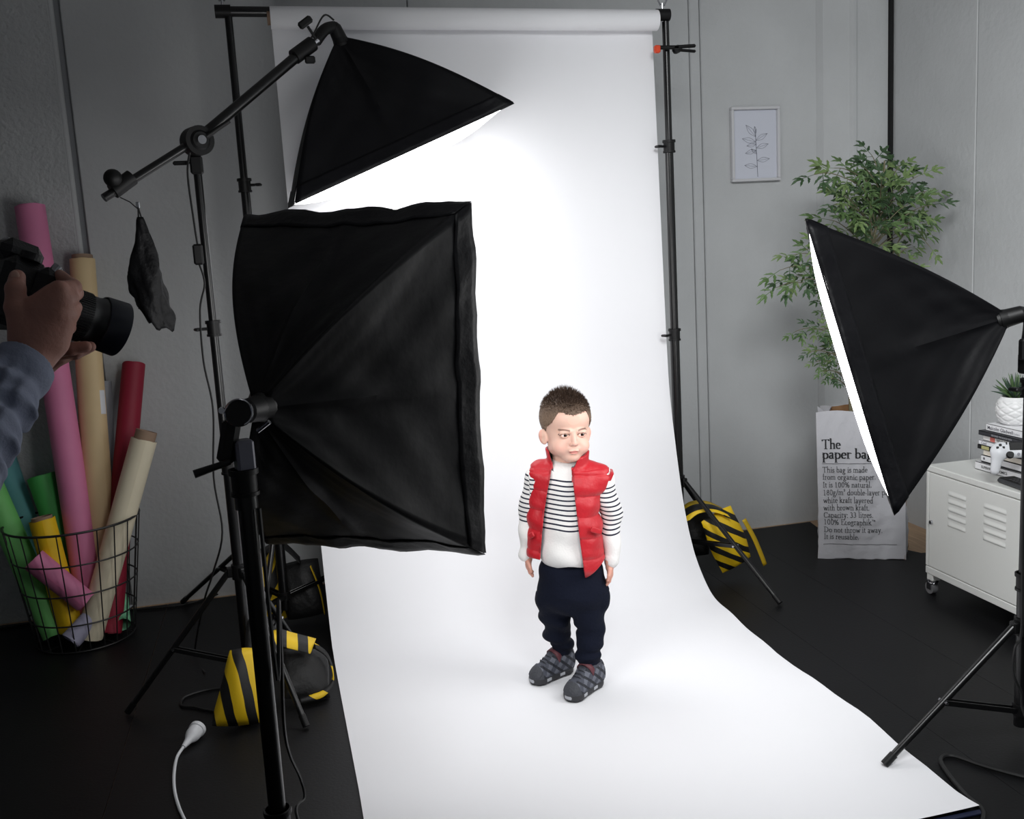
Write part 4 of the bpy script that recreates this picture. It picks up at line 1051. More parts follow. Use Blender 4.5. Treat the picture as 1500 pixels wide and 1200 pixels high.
mb = MB().grid(P); mb.lathe([(.042, .094), (.039, .094), (.038, .082), (0, .082)], pc, 40).lathe([(0, 0), (.030, 0)], pc, 40)
mb.build('pot', mat('white_ceramic', srgb(226, 226, 226), .45), pot, True)
mb = MB()
for i in range(90):
    a = rr.uniform(0, 6.28); q = .036 * math.sqrt(rr.random()); mb.ball(pc + Vector((q * math.cos(a), q * math.sin(a), .084 + rr.uniform(0, .004))), rr.uniform(.003, .0045), 3)
o = mb.build('pebbles', mat('pebble', srgb(120, 110, 100), .8), pot, True); o['kind'] = 'stuff'
m_succ = [mat('succulent_green', srgb(78, 104, 62), .45, var=.2, vscale=60), mat('succulent_dark', srgb(52, 74, 58), .45, var=.2, vscale=60)]
for i in range(44):
    a = i * 2.39996; q = i / 43; el = R(86 - 62 * q ** .8); ln = .088 * (1 - .18 * q) * rr.uniform(.9, 1.05)
    d = Vector((math.cos(a) * math.cos(el), math.sin(a) * math.cos(el), math.sin(el))); b0 = pc + Vector((math.cos(a) * .010 * q, math.sin(a) * .010 * q, .086))
    pts = spline([b0, b0 + d * ln * .5 + Vector((0, 0, .004)), b0 + d * ln + Vector((0, 0, .010 * q - .012 * q * q))], 4)
    MB().tube(pts, [.0030, .0037, .0040, .0038, .0034, .0028, .0020, .0012, .0003], 5).build('leaf', m_succ[i % 2], pot, True)

# ------------------------------------------------------------ game controller and remote
cc_ = Vector((2.229, 2.615, 0.578))
rt = Vector((.90, -.42, .02)).normalized(); upv = Vector((.16, .34, .90)).normalized(); nrm = rt.cross(upv).normalized(); upv = nrm.cross(rt)   # nrm points away from the viewer... flipped below
if nrm.y > 0: nrm = -nrm
def CW(p): return cc_ + rt * p[0] + upv * p[1] + nrm * p[2]
con = thing('game_controller', cc_, 'white game controller with black buttons leaning against the stacked books', 'game controller')
F = Field((-.09, -.075, -.035), (.09, .045, .03), .002)
F.op(rbox((0, .010, 0), (.118, .050, .030), .013), .004)
for sg in (-1, 1):
    F.op(ell((sg * .052, .008, 0), (.026, .026, .017)), .010)
    F.op(cap((sg * .056, 0, -.001), (sg * .068, -.052, -.012), .0185, .0135), .012)
v_, f_ = F.mesh()
raw_obj('shell', [CW(p) for p in v_], f_[:, ::-1], m_white_plastic, con, True)
MC = Matrix((rt, upv, nrm)).transposed()
MB().box(CW((0, .020, .0145)), (.050, .026, .004), MC, bev=.0015).build('touchpad', m_black_plastic, con)
for sg in (-1, 1):
    st_ = MB().cyl(CW((sg * .026, -.008, .012)), CW((sg * .026, -.008, .0175)), .0115, n=24)
    st_.cyl(CW((sg * .026, -.008, .0175)), CW((sg * .026, -.008, .024)), .0065, n=18).cyl(CW((sg * .026, -.008, .0235)), CW((sg * .026, -.008, .027)), .0095, n=24).build('thumbstick', m_black_plastic, con, True)
for a in range(4):
    dx, dy = ((0, 1), (1, 0), (0, -1), (-1, 0))[a]
    MB().box(CW((-.051 + dx * .0085, .016 + dy * .0085, .0165)), (.0085, .0085, .004), MC, bev=.0015).build('direction_button', m_black_plastic, con)
    MB().cyl(CW((.051 + dx * .010, .016 + dy * .010, .014)), CW((.051 + dx * .010, .016 + dy * .010, .019)), .0052, n=16).build('round_button', m_black_plastic, con, True)
MB().box(CW((-.032, .030, .0148)), (.0045, .009, .003), MC, bev=.001).build('option_button', m_black_plastic, con)
MB().cyl(CW((0, -.006, .0135)), CW((0, -.006, .0155)), .0045, n=16).build('home_button', mat('grey_button', srgb(130, 130, 138), .4), con, True)
rem = thing('remote_control', (2.21, 2.60, CZ1), 'flat black remote control lying near the front edge of the white cabinet', 'remote control')
MB().box((2.222, 2.555, CZ1 + .0085), (.062, .235, .016), Matrix.Rotation(R(-6), 3, 'Z'), bev=.006).build('casing', mat('dark_grey_plastic', srgb(58, 59, 62), .4), rem)
MB().box((2.222, 2.555, CZ1 + .0170), (.052, .222, .002), Matrix.Rotation(R(-6), 3, 'Z'), bev=.0008).build('top_face', m_black_plastic, rem)
mb = MB()
Mr = Matrix.Rotation(R(-6), 3, 'Z')
for i in range(9):
    for j in range(3):
        mb.box(Vector((2.222, 2.555, CZ1 + .0186)) + Mr @ Vector(((j - 1) * .014, .07 - i * .016, 0)), (.008, .007, .0014), Mr, bev=.0005)
mb.build('key_pad', mat('grey_button_dark', srgb(70, 70, 74), .5), rem)

# ------------------------------------------------------------ the child
m_skin = mat('skin', (1, 1, 1), .5, vcol=True, sss=.12, spec=.35)
CHO = Vector((.735, 2.65, 0.006)); CHA = R(-15.5)
child = thing('person', CHO, 'small child standing on the white paper in red padded vest, striped jumper and navy trousers', 'person')
RC = rotz(CHA); CHV = np.array(CHO)
def to_world(v): return np.asarray(v) @ RC.T + CHV
YC = .055      # depth of the body axis in the child's own frame
def skin_col(v): return np.tile(np.array(srgb(238, 200, 184)), (len(v), 1))

# ---- head, modelled in its own frame: x right, y back, z up
HO = np.array([.030, .050, .790]); HS = np.array([1.03, 1.03, .945])
HR = rotz(R(14)) @ roty(R(2)) @ rotx(R(0))
def head_to(v): return (np.asarray(v) * HS) @ HR.T + HO
F = Field((-.092, -.115, -.165), (.092, .115, .118), .00135)
F.op(ell((0, .014, .022), (.0685, .083, .0725)))
F.op(ell((0, -.016, -.038), (.0520, .060, .060)), .022)
F.op(ell((0, -.040, .030), (.050, .040, .040)), .02)
F.op(ell((0, -.044, -.088), (.024, .024, .018)), .022)
for s_ in (-1, 1):
    F.op(ell((s_ * .0275, -.044, -.058), (.0245, .027, .024)), .014)          # cheeks
    F.op(ell((s_ * .035, .0, -.068), (.016, .026, .020)), .02)              # jaw corner
    F.op(ell((s_ * .0245, -.088, -.0175), (.0145, .018, .0095)), .010, 'cut')   # eye hollow
    F.op(ell((s_ * .024, -.0665, -.0175), (.0140, .0105, .0105)), .004)       # lids over the eyeball
    F.op(cap((s_ * .012, -.0755, -.006), (s_ * .036, -.069, -.006), .0045, .003), .010)    # brow
    F.op(ell((s_ * .0245, -.0820, -.0188), (.0122, .013, .0050), None), .0012, 'cut')   # lid opening
    # ear
    Me = rotz(s_ * R(-34)) @ rotx(R(-8))
    F.op(ell((s_ * .0645, .010, -.035), (.0062, .0160, .0235), Me), .005)
    F.op(ell((s_ * .0707, .005, -.031), (.0050, .0095, .0145), Me), .003, 'cut')
    F.op(cap((s_ * .060, .010, -.046), (s_ * .062, .006, -.052), .006, .0045), .005); F.op(cap((s_ * .050, .014, -.030), (s_ * .064, .014, -.030), .014, .008), .01)
F.op(cap((0, -.073, -.010), (0, -.0835, -.040), .0042, .0066), .010)    # nose
F.op(ell((0, -.0850, -.0425), (.0078, .0068, .0062)), .004)
for s_ in (-1, 1):
    F.op(ell((s_ * .0080, -.0790, -.0445), (.0052, .0062, .0046)), .004)
    F.op(ell((s_ * .0044, -.0840, -.0500), (.0020, .0034, .0016)), .001, 'cut')
F.op(ell((0, -.0700, -.0600), (.016, .0090, .010)), .008)            # upper lip area
F.op(ell((-.0055, -.0775, -.0655), (.0085, .0042, .0028)), .003)
F.op(ell((.0055, -.0775, -.0655), (.0085, .0042, .0028)), .003)
F.op(ell((0, -.0765, -.0725), (.0100, .0046, .0036)), .003)
F.op(ell((0, -.0825, -.0690), (.0115, .0045, .0008)), .0016, 'cut')
F.op(ell((0, -.0740, -.0800), (.012, .006, .003)), .004, 'cut')
F.op(cap((0, .016, -.070), (0, .026, -.160), .036, .038), .012)          # neck
hv_, hf_ = F.mesh(); HF = F
def head_cols(v):
    base = np.array(srgb(229, 188, 170)); c = np.tile(base, (len(v), 1)); x, y, z = v.T; ax = np.abs(x)
    def blend(mask, col): 
        mask = np.clip(mask, 0, 1)[:, None]; return c * (1 - mask) + np.array(col) * mask
    c = blend(.45 * np.exp(-(((ax - .034) / .018) ** 2 + ((z + .058) / .016) ** 2)) * (y < -.02), srgb(236, 170, 156))
    c = blend(.35 * np.exp(-((x / .010) ** 2 + ((z + .044) / .008) ** 2)) * (y < -.06), srgb(232, 172, 158))
    c = blend(.5 * (ax > .069) * (np.abs(z + .03) < .03), srgb(236, 168, 152))
    lip = (np.abs(z + .0690 - .0006 * np.cos(x * 500)) < .0052 * np.sqrt(np.clip(1 - (x / .0128) ** 2, 0, 1))) * (y < -.068)
    c = blend(.8 * lip, srgb(206, 128, 122))
    c = blend(.9 * (np.abs(z + .0690) < .0009) * (ax < .0115) * (y < -.066), srgb(150, 84, 80))
    # eyebrows: soft strokes above the eyes
    zb = -.0050 + .0035 * np.sin(np.clip((ax - .010) / .030, 0, 1) * 2.6) - .04 * np.clip(ax - .030, 0, 1)
    br = np.exp(-((z - zb) / .0023) ** 2) * (ax > .0115) * (ax < .039) * (y < -.045)
    c = blend(.95 * br, srgb(98, 74, 62))
    # dark lash line, and a fainter rim along the lower lid
    e = ((ax - .0245) / .0132) ** 2 + ((z + .0186) / .0064) ** 2
    c = blend(.85 * (np.abs(np.sqrt(e) - .95) < .14) * (z > -.0195) * (y < -.05), srgb(84, 60, 52))
    c = blend(.30 * (np.abs(np.sqrt(e) - .95) < .15) * (z <= -.0195) * (y < -.05), srgb(180, 130, 118))
    # cropped hair colour blending into the skin above the hair line
    return c
hc_ = head_cols(hv_)

# ---- torso, arms and legs under the clothes, hands
def body_field(h):
    F = Field((-.16, -.06, .02), (.20, .16, .72), h)
    F.op(cap((.030, YC + .01, .66), (.030, YC + .005, .715), .037, .034), .01)
    F.op(ell((.030, YC, .585), (.070, .050, .09)), .02)
    F.op(ell((.022, YC - .004, .45), (.072, .055, .09)), .03)
    F.op(ell((.020, YC, .33), (.075, .055, .06)), .03)
    F.op(cap((-.035, YC, .645), (.105, YC, .630), .030), .02)
    for sh, el_, wr in ARMS:
        F.op(cap(sh, el_, .024, .019), .01); F.op(cap(el_, wr, .019, .0135), .006)
    for hp, kn, an in LEGS:
        F.op(cap(hp, kn, .042, .030), .02); F.op(cap(kn, an, .030, .020), .008)
    return F
ARMS = [((-.058, YC, .638), (-.092, YC + .016, .530), (-.104, YC + .004, .412)), ((.122, YC, .622), (.150, YC + .01, .510), (.142, YC - .012, .384))]
LEGS = [((-.015, YC, .30), (-.030, YC + .035, .20), (-.016, YC + .070, .085)), ((.062, YC, .30), (.070, YC - .005, .19), (.064, YC - .030, .085))]
bf = body_field(.004); bv_, bf_ = bf.mesh()
def hand(wr, side):
    """relaxed toddler hand hanging down; side -1 = left of the photo"""
    w = np.array(wr); F = Field(w + (-.035, -.035, -.085), w + (.035, .035, .02), .0011)
    F.op(cap(w + (0, 0, .01), w + (0, 0, -.008), .0135, .012))
    F.op(ell(w + (side * .001, -.001, -.024), (.0095, .0170, .0190)), .006)
    for i, (dy, ln) in enumerate(((-.0125, .0225), (-.0045, .0255), (.0040, .0240), (.0115, .0185))):
        k0 = w + (side * .001, dy * .95, -.036 + abs(i - 1.3) * .001)
        k1 = k0 + (-side * .0035, dy * .06, -ln * .55); k2 = k1 + (-side * .0075, 0, -ln * .42)
        F.op(cap(k0, k1, .0049, .0045), .0022); F.op(cap(k1, k2, .0045, .0038), .0012)
    t0 = w + (side * .000, -.0125, -.014); t1 = t0 + (-side * .004, -.0085, -.014); t2 = t1 + (-side * .003, -.0015, -.0130)
    F.op(cap(t0, t1, .0066, .0054), .004); F.op(cap(t1, t2, .0054, .0042), .0012)
    return F.mesh()
hl_ = hand((-.100, YC + .000, .402), -1); hr_ = hand((.136, YC - .018, .372), 1)
sk = np.array(srgb(226, 182, 164)); skh = np.array(srgb(218, 160, 142))
V_, F_, C_ = join_meshes([(head_to(hv_), hf_, hc_), (bv_, bf_, sk), (hl_[0], hl_[1], skh), (hr_[0], hr_[1], skh)])
raw_obj('body', to_world(V_), F_, m_skin, child, True, C_)

# ---- eyes
m_eyew = mat('eye_white', srgb(232, 228, 228), .2); m_iris = mat('dark_brown_iris', srgb(52, 32, 24), .12, coat=.6); m_hl = mat('pupil', srgb(8, 7, 7), .05, coat=1)
for s_ in (-1, 1):
    ec = np.array([s_ * .0240, -.0630, -.0185]); er = .0112
    MBe = MB().ball((0, 0, 0), er, 14); vv = np.array(MBe.v) + ec
    eye = raw_obj('eye', to_world(head_to(vv)), MBe.f, m_eyew, child, True)
    gz = np.array([.26, -1, .02]); gz /= np.linalg.norm(gz)
    Mg = np.array(frame(gz)); 
    for nm, rad, off, mm in (('iris', .0064, .00035, m_iris), ('pupil', .0030, .00060, m_hl)):
        pts = [(0, 0)] ; k = 20
        ring = []
        for q in range(4):
            rq = rad * (q + 1) / 4
            ring += [(rq * math.cos(2 * math.pi * i / k), rq * math.sin(2 * math.pi * i / k), math.sqrt(er ** 2 - rq ** 2) + off) for i in range(k)]
        vv = np.array([(0, 0, er + off)] + ring); fs = [(0, 1 + i, 1 + (i + 1) % k) for i in range(k)] + [(1 + q * k + i, 1 + (q + 1) * k + i, 1 + (q + 1) * k + (i + 1) % k, 1 + q * k + (i + 1) % k) for q in range(3) for i in range(k)]
        raw_obj(nm, to_world(head_to(vv @ Mg.T + ec)), fs, mm, eye, True)

# ---- hair: a close shell over the skull plus short upright strands
m_hair = mat('brown_hair', (1, 1, 1), .55, vcol=True, bump=.5, bscale=160, stretch=(1, 1, .25), spec=.3)
H = Field((-.092, -.10, -.10), (.092, .115, .125), .0016)
H.op(ell((0, .015, .0235), (.0715, .0865, .0760)))
H.op(ell((0, -.036, .030), (.0535, .0445, .043)), .02)
H.op(ell((0, .055, -.045), (.046, .036, .045)), .02)
def cut_face(X, Y, Z):
    # hair line: high on the forehead, down in front of the ears, round behind them
    line = .052 - .0045 * np.cos(X * 70) + 0 * Y
    side = np.where(Y < -.018, line - np.clip((np.abs(X) - .040), 0, 1) * 2.2, np.where(Y < .006, -.020 + 0 * Z, np.where(Y < .030, .0 + 0 * Z, -.075 + 0 * Z)))
    return Z - side
g = H.full(lambda X, Y, Z: np.where(Y < -.018, .046 - .004 * np.cos(X * 90) - np.clip(np.abs(X) - .040, 0, 1) * 1.9, np.where(Y < .005, .0 - (Y + .018) * 1.0, np.where(Y < .022, -.012 + (Y - .005) * -1.2, -.032 - (Y - .022) * 1.6))) - Z + 0 * X)
H.F = np.maximum(H.F, (g * .6).astype(np.float32))
qv_, qf_ = H.mesh()
def hair_cols(v):
    x, y, z = v.T; dk = np.array(srgb(74, 58, 48)); lt = np.array(srgb(134, 112, 94))
    t_ = np.clip((z - .01) / .07, 0, 1)[:, None]; return lt * (1 - t_) + dk * t_
qc_ = hair_cols(qv_)
nrm_ = (qv_ - np.array([0, .015, .01])); nrm_ /= np.linalg.norm(nrm_, axis=1)[:, None]
sel = rng.choice(len(qv_), 9000); sv = []; sf = []; sc = []
for i in sel:
    p = qv_[i]; n_ = nrm_[i]
    if p[1] < -.05 and p[2] < .04: continue
    top = max(0, min(1, (p[2] - .035) / .05)); ln = (.0035 + (.010 + .010 * math.exp(-(p[0] / .03) ** 2)) * top ** 1.5) * rng.uniform(.6, 1.15)
    lay = np.array([rng.normal(0, .16), -.30 * top + rng.normal(0, .16), .35 * top - .9 * (1 - top)])
    d = n_ * (.9 if top > .3 else .35) + lay; d /= np.linalg.norm(d); sd = np.cross(d, n_ + rng.normal(0, .3, 3)); sd /= np.linalg.norm(sd) + 1e-9
    b = p - n_ * .0008; w = .0008; j = len(sv)
    sv += [b - sd * w, b + sd * w, b + d * ln * .6 + sd * w * .6 + n_ * .0006, b + d * ln, b + d * ln * .6 - sd * w * .6 + n_ * .0006]
    sf.append((j, j + 1, j + 2, j + 3, j + 4)); col_ = hair_cols(p[None])[0] * rng.uniform(.6, 1.15); sc += [col_] * 5
hair = raw_obj('hair', to_world(head_to(qv_)), qf_, m_hair, child, True, qc_)
o = raw_obj('hair_strands', to_world(head_to(np.array(sv))), sf, m_hair, hair, False, np.array(sc)); o['kind'] = 'stuff'

# ---- jumper
def jumper_mat():
    m = mat('striped_jumper', srgb(236, 234, 232), .85, bump=.15, bscale=220); nt = m.node_tree; N = nt.nodes; L = nt.links; p = N['Principled BSDF']
    a = N.new('ShaderNodeVertexColor'); a.layer_name = 'Col'; sp = N.new('ShaderNodeSeparateColor'); L.new(a.outputs[0], sp.inputs[0])
    fr = N.new('ShaderNodeMath'); fr.operation = 'FRACT'
    sc_ = N.new('ShaderNodeMath'); sc_.operation = 'MULTIPLY'; sc_.inputs[1].default_value = 1 / .0141 * 1.0
    L.new(sp.outputs[0], sc_.inputs[0]); L.new(sc_.outputs[0], fr.inputs[0])
    lt = N.new('ShaderNodeMath'); lt.operation = 'LESS_THAN'; lt.inputs[1].default_value = .33; L.new(fr.outputs[0], lt.inputs[0])
    g1 = N.new('ShaderNodeMath'); g1.operation = 'GREATER_THAN'; g1.inputs[1].default_value = .0141 * 35; L.new(sp.outputs[0], g1.inputs[0])
    g2 = N.new('ShaderNodeMath'); g2.operation = 'LESS_THAN'; g2.inputs[1].default_value = .0141 * 45.4; L.new(sp.outputs[0], g2.inputs[0])
    m1 = N.new('ShaderNodeMath'); m1.operation = 'MULTIPLY'; L.new(lt.outputs[0], m1.inputs[0]); L.new(g1.outputs[0], m1.inputs[1])
    m2 = N.new('ShaderNodeMath'); m2.operation = 'MULTIPLY'; L.new(m1.outputs[0], m2.inputs[0]); L.new(g2.outputs[0], m2.inputs[1])
    mx = N.new('ShaderNodeMix'); mx.data_type = 'RGBA'; mx.inputs[6].default_value = (*srgb(236, 234, 232), 1); mx.inputs[7].default_value = (*srgb(30, 32, 52), 1)
    L.new(m2.outputs[0], mx.inputs[0]); L.new(mx.outputs[2], p.inputs['Base Color']); return m
J = Field((-.17, -.07, .33), (.21, .17, .74), .0025)
J.op(ell((.030, YC, .60), (.086, .060, .085)), .02)
J.op(ell((.022, YC - .006, .475), (.084, .070, .10)), .04)
J.op(ell((.016, YC - .008, .41), (.086, .074, .050)), .03)
J.op(cap((-.040, YC, .648), (.106, YC, .634), .036), .025)
J.op(cap((.030, YC + .005, .66), (.030, YC + .006, .698), .046, .041), .014)
for sh, el_, wr in ARMS:
    J.op(cap(sh, el_, .038, .031), .012); J.op(cap(el_, wr, .031, .0225), .008)
    J.op(cap(np.array(wr) + (0, 0, .006), np.array(wr) + (0, 0, -.004), .0225, .021), .003)
X_, Y_, Z_ = J.sub(J.lo, J.lo + J.h * (J.n - 1))[1:]
fold = .0022 * np.sin(70 * Z_ + 30 * X_) * (np.abs(X_ - .025) > .09) + .0030 * np.sin(38 * X_ + 55 * Z_ + 1) * (Z_ < .50) * np.clip((.50 - Z_) / .05, 0, 1) + .0012 * np.sin(60 * X_ - 45 * Z_)
J.F = J.F + fold.astype(np.float32)
hem = .382 + .006 * np.sin(55 * X_ + .5) + 0 * Y_ + .02 * np.clip(X_ - .02, 0, .06)
body_part = (np.abs(X_ - .020) < .088)
J.F = np.where(body_part, np.maximum(J.F, (hem - Z_)), J.F).astype(np.float32)
J.F = np.maximum(J.F, Z_ - (.690 + .2 * (Y_ - YC) + 0 * X_)).astype(np.float32)
J.op(cap((.030, YC + .004, .700), (.030, YC + .004, .80), .0365, .040), .002, 'cut')
jv_, jf_ = J.mesh()
x, y, z_ = jv_.T
zc = z_ + .05 * (x - 0) + .0016 * np.sin(60 * x) + np.where(x > .115, .024 + .002 * np.sin(90 * y), 0) + np.where(x < -.085, -.010, 0)
jc = np.stack([zc, zc, zc], 1)
raw_obj('jumper', to_world(jv_), jf_, jumper_mat(), child, True, jc)

# ---- vest
m_vest = mat('red_quilted_nylon', (1, 1, 1), .5, vcol=True, bump=.25, bscale=55, sheen=.1)
Vf = Field((-.16, -.09, .30), (.21, .18, .76), .0022)
Vf.op(ell((.030, YC, .60), (.090, .066, .085)), .02, m=.03)
Vf.op(ell((.022, YC - .006, .475), (.092, .078, .11)), .04, m=.03)
Vf.op(ell((.018, YC - .006, .385), (.098, .084, .060)), .04, m=.03)
Vf.op(cap((-.046, YC, .648), (.112, YC, .630), .037), .03, m=.03)
Vf.op(cap((-.052, YC, .61), (-.066, YC - .012, .42), .028, .030), .02, m=.03)
X_, Y_, Z_ = Vf.sub(Vf.lo, Vf.lo + Vf.h * (Vf.n - 1))[1:]
T_ = Vf.F.copy()
zq = (Z_ - .045 * (X_ - .03) * 0 + .015 * np.sin(12 * X_)) / .060
puff = .0058 * np.abs(np.sin(math.pi * zq)) ** .6 * np.where(Z_ > .66, .6, 1) + .0018 * np.sin(45 * X_ + 70 * Z_) * np.sin(60 * Z_ + 2) + .0010 * np.sin(110 * X_ - 60 * Z_)
outer = T_ - (.004 + puff); inner = T_ + .001
Vv = np.maximum(outer, -inner)
# arm holes, neck, front opening, hem
def fcap(a, b, r1, r2): return cap(a, b, r1, r2)[0](X_, Y_, Z_)
for k, (sh, el_, wr) in enumerate(ARMS):
    s_ = -1 if k == 0 else 1; sh = np.array(sh)
    arm = fcap(sh + (s_ * .024, .006, .0), np.array(el_) + (s_ * .022, .008, 0), .037, .034)
    Vv = np.maximum(Vv, -arm); Vv = np.maximum(Vv, -np.minimum(.5, fcap(np.array(el_) + (s_ * .022, .008, 0), np.array(wr) + (s_ * .022, .008, -.05), .033, .033)))
neck = fcap((.030, YC - .002, .66), (.030, YC - .002, .80), .046, .056); Vv = np.maximum(Vv, -neck)
tz = np.clip((.695 - Z_) / .26, 0, 1.4)
xl = -.012 - .048 * tz - .006 * np.sin(3 * tz); xr = .036 + .018 * tz + .006 * np.clip(tz - .9, 0, 1)
op_ = np.maximum(np.maximum(xl - X_, X_ - xr), Y_ - YC)
Vv = np.maximum(Vv, -op_)
hemz = np.where(X_ > .05, .352 + np.clip(X_ - .067, 0, 1) * .75, .408 + .0 * X_) - .0 + np.where(Y_ > YC, .03, 0)
Vv = np.maximum(Vv, hemz - Z_)
# stand-up collar
ring = np.sqrt((X_ - .030) ** 2 + (Y_ - YC) ** 2); rc = .0530 + .13 * np.clip(Z_ - .672, 0, .07)
cz = .724 - .45 * np.clip(-(Y_ - YC) - .012, 0, .06) - .22 * np.clip(X_ - .03, 0, .06)
colr = np.maximum(np.abs(ring - rc) - .0050, np.maximum(.655 - Z_, Z_ - cz))
opc = np.maximum(np.maximum(-.016 - .2 * (Z_ - .68) - X_, X_ - (.046 + .35 * (Z_ - .67))), Y_ - YC)
colr = np.maximum(colr, -opc)
hh = np.clip(.5 + .5 * (Vv - colr) / .006, 0, 1); Vf.F = (Vv + (colr - Vv) * hh - .006 * hh * (1 - hh)).astype(np.float32)
# shoulder flap, lower pocket flap
Vf.op(rbox((.150, YC - .01, .638), (.010, .050, .026), .003, roty(R(24))), .003)
Vf.op(rbox((.100, -.020, .492), (.040, .006, .016), .0025, rotz(R(34)) @ roty(R(24))), .003)
Vf.op(rbox((-.086, -.004, .482), (.024, .006, .016), .0025, rotz(R(-48)) @ roty(R(-30))), .003)
vv_, vf_ = Vf.mesh()
x, y, z_ = vv_.T
red = np.array(srgb(186, 16, 32)); grey = np.array(srgb(84, 84, 92)); navy = np.array(srgb(40, 44, 84))
vc = np.tile(red, (len(vv_), 1))
# sample the inner surface distance to colour the lining
ii = np.clip(np.round((vv_ - Vf.lo) / Vf.h).astype(int), 0, np.array(T_.shape) - 1); tin = T_[ii[:, 0], ii[:, 1], ii[:, 2]]
ringv = np.sqrt((x - .030) ** 2 + (y - YC) ** 2); rcv = .0530 + .13 * np.clip(z_ - .672, 0, .07)
lin = (tin < .0012) & (z_ < .672); lin |= (z_ > .668) & (ringv < rcv - .001)
vc[lin] = grey; vc[lin & (z_ < .53)] = navy
vest = raw_obj('vest', to_world(vv_), vf_, m_vest, child, True, vc)
m_zip = mat('red_zip_tape', srgb(150, 16, 28), .5)
for sd in (0, 1):
    pts = []
    for q in range(15):
        zz = .688 - (.300 if sd else .262) * q / 14; tq = np.clip((.695 - zz) / .26, 0, 1.4)
        xx = (-.012 - .048 * tq - .006 * math.sin(3 * tq)) if sd == 0 else (.036 + .018 * tq + .006 * max(0, tq - .9))
        i0 = [int(round((c - l) / Vf.h)) for c, l in zip((xx + (.004 if sd else -.004), 0, zz), Vf.lo)]
        colF = Vf.F[i0[0], :, i0[2]]; ins_ = np.nonzero(colF < 0)[0]
        yy = Vf.lo[1] + Vf.h * ins_[0] if len(ins_) else YC - .07
        pts.append((xx + (.003 if sd else -.003), yy + .001, zz))
    pts = [tuple(p) for p in to_world(np.array(pts))]
    MB().tube(spline(pts, 3), .0024, 6).build('zip', m_zip, vest, True)
pp = to_world(np.array([(.0405, -.030, .655), (.0395, -.036, .640)]))
MB().tube([tuple(p) for p in pp], .003, 6).build('zip_pull', m_zip, vest, True)

# ---- trousers
m_tr = mat('navy_jersey', srgb(13, 18, 34), .9, bump=.3, bscale=120, spec=.2)
Tf = Field((-.12, -.07, .04), (.16, .18, .43), .0025)
Tf.op(ell((.022, YC, .355), (.094, .070, .060)), .02)
Tf.op(ell((.024, YC - .004, .290), (.104, .076, .072)), .03)
for (hp, kn, an), sx in zip(LEGS, (-1, 1)):
    hp = np.array(hp); kn = np.array(kn); an = np.array(an)
    Tf.op(cap(hp + (-.012 * (sx < 0) + .004, 0, -.01), kn + (sx * .002, -.004, 0), .056, .042), .016); Tf.op(cap(kn, an, .043, .030), .012)
    Tf.op(ell(kn + (0, -.010, -.002), (.044, .040, .024)), .014)
    Tf.op(ell(kn * .45 + an * .55 + (sx * .003, 0, -.004), (.043, .042, .022)), .012)
    Tf.op(ell(an + (0, -.002, .018), (.038, .038, .016)), .010)
    Tf.op(cap(an, an + (0, 0, -.012), .027, .028), .004)
Tf.op(cap((.026, -.06, .178), (.026, .18, .178), .004, .004), .012, 'cut')
Tf.op(ell((-.062, YC, .262), (.024, .040, .030)), .018); Tf.op(ell((.114, YC, .258), (.022, .040, .026)), .018)
X_, Y_, Z_ = Tf.sub(Tf.lo, Tf.lo + Tf.h * (Tf.n - 1))[1:]
Tf.F = (Tf.F + .0030 * np.sin(95 * Z_ + 22 * X_ + 10 * Y_ + 2 * np.sin(30 * X_)) * np.clip((.30 - Z_) / .06, 0, 1) + .0022 * np.sin(60 * Z_ - 45 * X_) * np.clip((.34 - Z_) / .1, 0, 1) + .0022 * np.sin(45 * X_ + 18 * Z_) * (Z_ > .29)).astype(np.float32)
tv_, tf_ = Tf.mesh()
raw_obj('trousers', to_world(tv_), tf_, m_tr, child, True)

